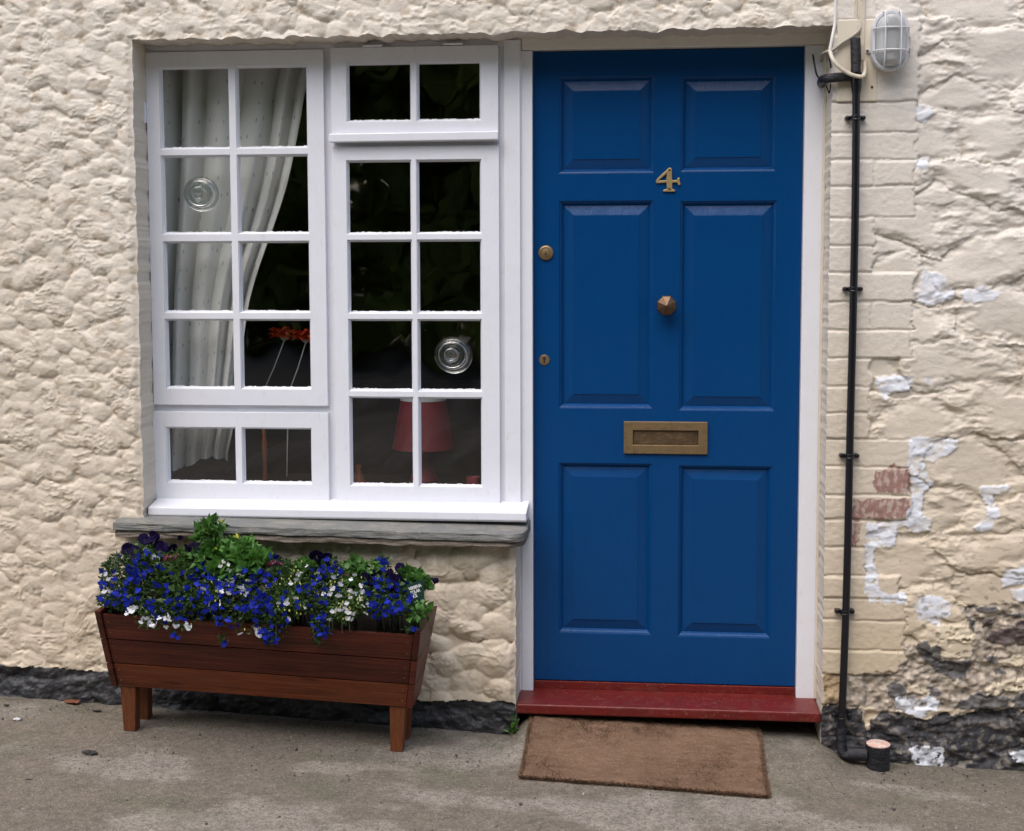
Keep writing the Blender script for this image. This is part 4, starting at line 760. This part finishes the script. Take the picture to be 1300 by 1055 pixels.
# ------------------------------------------------------------------ wall lamp
def lamp():
    a = at(1130, 52, -.05); cx, cz = a[0], a[2]; L = tag(empty('bulkhead_lamp', (cx, 0, cz)), 'pale grey oval bulkhead lamp with wire guard high on the stone wall', 'lamp'); r = .050; hl = .033
    def stad(r, n=20): return [(r * math.cos(t), hl + r * math.sin(t)) for t in np.linspace(0, math.pi, n)] + [(r * math.cos(t), -hl + r * math.sin(t)) for t in np.linspace(math.pi, 2 * math.pi, n)]
    def ringm(prof, close=True):
        mb = MB(); R = [stad(rr) for rr, y in prof]; n = len(R[0]); vs = [(x, y, z) for q, (rr, y) in zip(R, prof) for x, z in q]; fs = [(i * n + k, i * n + (k + 1) % n, (i + 1) * n + (k + 1) % n, (i + 1) * n + k) for i in range(len(prof) - 1) for k in range(n)]
        if close: fs.append(tuple((len(prof) - 1) * n + k for k in range(n)))
        return mb.add(vs, fs)
    ringm([(r * .98, .0), (r * 1.0, -.045), (r * 1.04, -.046), (r * 1.05, -.056), (r * 1.0, -.062), (r * .86, -.062), (r * .84, -.05), (r * .3, -.03)]).build('lamp_housing', M['lampbody'], L, smooth=True)
    lm = bpy.data.materials.new('ribbed_frosted_glass'); lm.use_nodes = True; b = lm.node_tree.nodes['Principled BSDF']; b.inputs['Base Color'].default_value = (.62, .63, .63, 1); b.inputs['Roughness'].default_value = .18; b.inputs['Transmission Weight'].default_value = .35; b.inputs['Coat Weight'].default_value = .3
    # prismatic ribs in geometry
    mb = MB(); zs = np.linspace(-hl - r * .82, hl + r * .82, 120); vs = []; seg = 18
    for i, z in enumerate(zs):
        ze = max(abs(z) - hl, 0) / (r * .83); wid = r * .83 * math.sqrt(max(0, 1 - ze * ze)) + .0003; dep = .040 * math.sqrt(max(0, 1 - ze * ze)) + .0002
        for k in range(seg + 1):
            t = math.pi * k / seg; rb = .0011 * (1 if i % 2 else 0) * (abs(math.cos(t)) < .45); vs.append((wid * math.cos(t), -.060 - (dep * math.sin(t) ** .8 + rb if math.sin(t) > 0 else 0), z))
    mb.add(vs, [(i * (seg + 1) + k, i * (seg + 1) + k + 1, (i + 1) * (seg + 1) + k + 1, (i + 1) * (seg + 1) + k) for i in range(len(zs) - 1) for k in range(seg)])
    mb.build('lens', lm, L, smooth=False)
    for z in (-.031, .031):
        MB().tube([(r * .98 * math.cos(t), -.060 - .046 * math.sin(t) ** .7 if math.sin(t) > 1e-6 else -.060, z) for t in np.linspace(0, math.pi, 16)], .0021, 6).build('guard_bar', M['lampbody'], L, smooth=True)
    for x in (-.022, .022):
        MB().tube([(x, -.058 - .046 * max(0, math.sin(t)) ** .45, (hl + r * .93) * math.cos(t)) for t in np.linspace(0, math.pi, 22)], .0021, 6).build('guard_bar', M['lampbody'], L, smooth=True)
    MB().lathe([(.012, -.04), (.014, -.03), (.014, .02), (.010, .028), (.001, .03)], (0, -.06, -.03), 'z', 16).build('bulb', M['cablewhite'], L, smooth=True)
    for s, z in ((-1, -.022), (1, -.02), (1, .012), (1, -.028)):
        MB().box(*sorted((s * .047, s * .062)), -.020, .0, z - .006, z + .006).build('lug', M['lampbody'], L, .002); MB().lathe([(.0035, 0), (.0035, .002), (.001, .003)], (s * .058, -.020, z), 'y', 10).build('screw', M['rust'], L)
lamp()

# ------------------------------------------------------------------ pipework and cables
def pth(pts, y, n=8):
    P = [Vector(at(p[0], p[1], p[2] if len(p) > 2 else y)) for p in pts]
    if len(P) < 3: return P
    out = []
    for i in range(len(P) - 1):
        p0 = P[max(i - 1, 0)]; p1 = P[i]; p2 = P[i + 1]; p3 = P[min(i + 2, len(P) - 1)]
        for k in range(n):
            t = k / n; out.append(.5 * ((2 * p1) + (p2 - p0) * t + (2 * p0 - 5 * p1 + 4 * p2 - p3) * t * t + (-p0 + 3 * p1 - 3 * p2 + p3) * t ** 3))
    return out + [P[-1]]
yP = -.032
pb = at(1087, 500, yP); pp = tag(empty('black_pipe', (pb[0], yP, gz(pb[0]))), 'thin black painted pipe running down the brickwork right of the door', 'pipe'); O = Vector(pp.location)
def loc(P): return [p - O for p in P]
MB().tube(loc(pth([(1087, 108), (1086, 250), (1083, 400), (1079, 560), (1075, 740), (1070, 880), (1068, 925)], yP, 3)), .0112, 14).build('pipe', M['blackpipe'], pp, smooth=True)
MB().tube(loc(pth([(1086, 49), (1086, 51), (1086.5, 70), (1086.5, 92)], yP - .004, 4)), [.004, .0135, .0145] + [.0145] * 7 + [.0138, .0138, .0138], 14).build('foam_sleeve', M['foam'], pp, smooth=True)
MB().tube(loc(pth([(1091, 96), (1082, 97, -.03), (1066, 98, -.03), (1052, 99.5, -.035), (1045, 101, .0), (1043, 104, .06), (1043, 106, .11)], -.03, 6)), .0135, 12).build('branch_pipe', M['foam'], pp, smooth=True)
MB().tube(loc(pth([(1087, 92), (1087, 100), (1087, 118)], yP, 4)), [.0155] * 6 + [.0145, .013, .012], 14).build('tee_joint', M['blackpipe'], pp, smooth=True)
for cy, cx in ((149.3, 1086.5), (367, 1083.2), (579, 1078.8), (777, 1073), (909, 1069)):
    c_ = Vector(at(cx, cy, yP)) - O; cb = MB()
    cb.tube([c_ + Vector((.0128 * math.cos(t), .0128 * math.sin(t) * -1, 0)) + Vector((0, 0, -.0055)) for t in np.linspace(0, 2 * math.pi, 20)], .0028, 6, False); cb.tube([c_ + Vector((0, 0, -.0065)), c_ + Vector((0, 0, .0065))], .0138, 16)
    for s in (-1, 1):
        cb.box(*sorted((c_[0] + s * .012, c_[0] + s * .022)), .006, .030, c_[2] - .0055, c_[2] + .0055); cb.lathe([(.0068, 0), (.0068, .024), (.005, .027), (.001, .028)], (c_[0] + s * .0225, .030, c_[2]), 'y', 12)
    cb.build('pipe_clip', M['blackpipe'], pp, .0008)
# lower joint and gully
MB().tube(loc(pth([(1068, 922, -.03), (1068, 945, -.03), (1071, 957, -.035), (1085, 960, -.045), (1100, 958, -.055)], -.03, 6)), .0150, 12).build('elbow', M['foam'], pp, smooth=True)
g0 = at(1115, 945, -.055); gp = tag(empty('capped_stub_pipe', (g0[0], -.055, gz(g0[0]))), 'short black stub pipe with flaky pink cap at the foot of the wall', 'pipe stub'); hz = g0[2] - gz(g0[0])
MB().lathe([(.034, -.02), (.034, hz - .022), (.036, hz - .018), (.036, hz), (.001, hz)], (0, 0, 0), 'z', 28).build('stub', M['foam'], gp, smooth=True)
MB().lathe([(.0345, hz), (.0345, hz + .003), (.031, hz + .0045), (.001, hz + .0045)], (0, 0, 0), 'z', 28).build('cap', M['pinkcap'], gp, smooth=True)
MB().tube([(-.03, 0, hz - .03), (-.085, .012, hz - .035)], .020, 12).build('inlet', M['foam'], gp, smooth=True)
def cable(name, label, pts, y, r, m, seg=8, cat='cable'):
    P = pth(pts, y); o = P[-1].copy(); ob = MB().tube([p - o for p in P], r, seg).build(name, m, None, smooth=True); ob.location = o; return tag(ob, label, cat)
cable('white_cable', 'white painted cable dropping beside the door head and bending left', [(1060.5, -20, -.012), (1060.5, 10, -.012), (1060, 29, -.012), (1057, 45, -.016), (1054, 60, -.018), (1053, 66, -.018)], -.012, .0044, M['cablewhite'])
cable('grey_cable', 'grey beige cable curling from under the conduit down to the door corner', [(1092, 32, -.012), (1090, 39, -.02), (1081, 47, -.022), (1068, 55, -.022), (1058, 63, -.02), (1049, 66, -.005), (1044, 70, .04), (1043, 77, .11)], -.02, .0052, M['cablegrey'])
cable('cream_cable', 'cream cable looping down over the black branch pipe to the pipe tee', [(1054, 66, -.03), (1057, 75, -.045), (1064, 84, -.05), (1075, 92, -.05), (1085, 96, -.052), (1095, 97, -.05), (1098, 90, -.03), (1097.5, 78, -.018)], -.04, .0058, M['cablecream'])
cable('black_wire', 'black wire hanging below the end of the white cable', [(1053.5, 65, -.02), (1053, 73, -.02), (1054.5, 82, -.02), (1055, 86, -.018)], -.02, .0026, M['blackpipe'], cat='wire')
cable('black_wire', 'short black wire leaning over the white jamb left of the branch pipe', [(1032, 69, .10), (1034, 82, .095), (1037, 95, .08), (1042, 101, .05)], .1, .0028, M['blackpipe'], cat='wire')
cable('black_wire', 'bent black wire ends poking out below the branch pipe', [(1047, 106, -.02), (1050, 111, -.025), (1052.5, 118, -.02), (1054, 112, -.02), (1054.5, 106, -.02)], -.02, .002, M['blackpipe'], cat='wire')
cd = MB(); a = at(1095.5, -60, 0); b = at(1095.5, 78, 0); cdo = tag(MB().box(a[0] - .0075, a[0] + .0075, -.018, .012, b[2], a[2]).box(a[0] - .024, a[0] - .012, -.012, .012, b[2] + .075, a[2] - .001).build('conduit', M['cablecream'], None, .003), 'cream painted cable conduit running up the wall beside the bulkhead lamp', 'conduit')
wb = MB(); a = at(1063, 26, 0); b = at(1112.5, 129, 0); tag(wb.box(a[0], b[0], -.0135, .01, b[2], a[2]).build('backing_board', mat('cream_painted_board', (.66, .59, .48), .5, noise=[(8, .4, (.58, .5, .38))], bump=[(30, .001, 4, (3, 1, .5))]), None, .003), 'cream painted timber backing board behind the top of the black pipe', 'board')
for i, (sx, sy, y_) in enumerate(((1107, 110.5, -.0137), (1125, 110.5, -.008))):
    p = at(sx, sy, y_); tag(MB().lathe([(.0038, -.004), (.0038, .0015), (.0015, .0022), (.0005, .002)], tuple(p), 'y', 10).build('rusty_screw', M['rust']), ('rusty screw head in the cream backing board', 'rusty screw head in the wall just right of the cream backing board')[i], 'screw')

# ------------------------------------------------------------------ debris and weeds on the pavement
def gpt(px, py):
    r = ROT @ np.array([px - PX, -(py - PY), -F]); t = (-.1225 - .045 * CAM[0] - CAM[2]) / (r[2] + .045 * r[0])
    for _ in range(6): q = CAM + r * t; t += (gz(q[0]) - q[2]) / r[2]
    return CAM + r * t
def dead(px, py, s, lb, m, sd):
    random.seed(sd); p = gpt(px, py); mb = MB(); n = 9; pts = [(s * 1.6 * math.cos(2 * math.pi * k / n) * random.uniform(.6, 1.1), s * .8 * math.sin(2 * math.pi * k / n) * random.uniform(.6, 1.1), .004 + random.random() * s * .5) for k in range(n)]
    mb.add([(0, 0, .003)] + pts, [(0, k + 1, (k + 1) % n + 1) for k in range(n)]); mb.add([(x * .96, y * .96, z - .0015) for x, y, z in [(0, 0, .003)] + pts], [(0, (k + 1) % n + 1, k + 1) for k in range(n)])
    o = mb.build('fallen_leaf', m); o.location = p; tag(o, lb, 'leaf')
dead(93, 893, .022, 'curled rusty brown leaf lying against the foot of the plinth', M['deadleaf'], 1); dead(123, 904, .010, 'small dark shrivelled leaf near the planter leg', M['darkbit'], 2)
def stone(px, py, s, lb, m, sd, nm='pebble'):
    p = gpt(px, py); bm = bmesh.new(); bmesh.ops.create_icosphere(bm, subdivisions=3, radius=1)
    for v in bm.verts: n = float(fbm(np.array([v.co.x * 1.7 + sd]), np.array([v.co.y * 1.7 + v.co.z]), 3, 500)[0]); v.co *= (1 + .45 * n); v.co.x *= s * 1.5; v.co.y *= s; v.co.z = v.co.z * s * .45 + s * .35
    me = bpy.data.meshes.new(nm); bm.to_mesh(me); bm.free(); me.materials.append(m); o = link(nm, me, loc=p); tag(o, lb, 'debris')
stone(113, 957, .013, 'dark crumbly clod lying on the pavement in front of the planter', M['darkbit'], 3, 'clod'); stone(22, 914, .008, 'pale pebble on the pavement near the left edge', M['lampbody'], 5)
stone(8, 896, .006, 'small dark pebble at the far left of the pavement', M['darkbit'], 7); stone(36, 991, .006, 'lone dark pebble nearest the camera on the left', M['darkbit'], 9)
p = gpt(655, 925); wd = tag(empty('weed', (p[0] + .0, -.015, gz(p[0]))), 'small green weed growing in the corner left of the red step', 'weed'); g = np.random.default_rng(3)
P = np.stack([g.uniform(-.014, .014, 50), g.uniform(-.012, .006, 50), g.uniform(.0, .05, 50)], -1); v, f = leaves(50, P, np.array([0, -.3, 1.5]), .024, .3, seed=5); link('leaves', np_mesh('leaves', v, f, M['mint']), wd)
MB().tube([(0, 0, 0), (.004, 0, .05), (.012, -.004, .085)], .0012, 5).build('stem', M['stem'], wd)

def grit():
    g = np.random.default_rng(8); bm = bmesh.new(); bmesh.ops.create_icosphere(bm, subdivisions=1, radius=1); T0 = np.array([v.co[:] for v in bm.verts]); F0 = np.array([[v.index for v in f.verts] for f in bm.faces]); bm.free(); V = []; Fs = []; n = 0
    for i in range(1500):
        x = g.uniform(-1.9, 1.8); y = -abs(g.normal(0, .28)) if g.random() < .6 else g.uniform(-1.4, .0); q = g.uniform(.0008, .0030) * (1 if g.random() < .93 else 1.8); z = gz(x) + float(apron(np.array(x), np.array(y)))
        V.append(T0 * q * g.uniform(.6, 1.3, 3) * (1 + .25 * g.normal(size=(len(T0), 1))) + np.array([x, y, z + .001])); Fs.append(F0 + n); n += len(T0)
    me = np_mesh('grit', np.concatenate(V), np.concatenate(Fs), mat('loose_grit', (.16, .13, .10), .85, noise=[(25, .9, (.05, .045, .04), ONE, (.45, .5)), (33, .8, (.42, .38, .33), ONE, (.55, .6))]))
    tag(link('grit', me), 'loose grit and crumbs scattered over the pavement', 'grit', kind='stuff')
grit()
# ------------------------------------------------------------------ trees across the street (they show in the glass)
def wood():
    g = np.random.default_rng(21); n = 84000; cs = [(g.uniform(-18, 14), g.uniform(-18.5, -13.5), g.uniform(.2, 10), g.uniform(.7, 1.6)) for _ in range(740)]; idx = g.integers(0, len(cs), n); C_ = np.array(cs)[idx]
    d_ = g.normal(size=(n, 3)); d_ /= np.linalg.norm(d_, axis=1)[:, None]; P = C_[:, :3] + d_ * C_[:, 3:4] * (g.random((n, 1)) ** .35) * np.array([1, .8, .75]); v, f = leaves(n, P, np.array([0, .4, .3]), .42, .6, seed=22)
    tag(link('woodland', np_mesh('woodland', v, f, M['tree'])), 'dark green leafy woodland across the street, mirrored in the window panes', 'trees', kind='stuff')
wood()
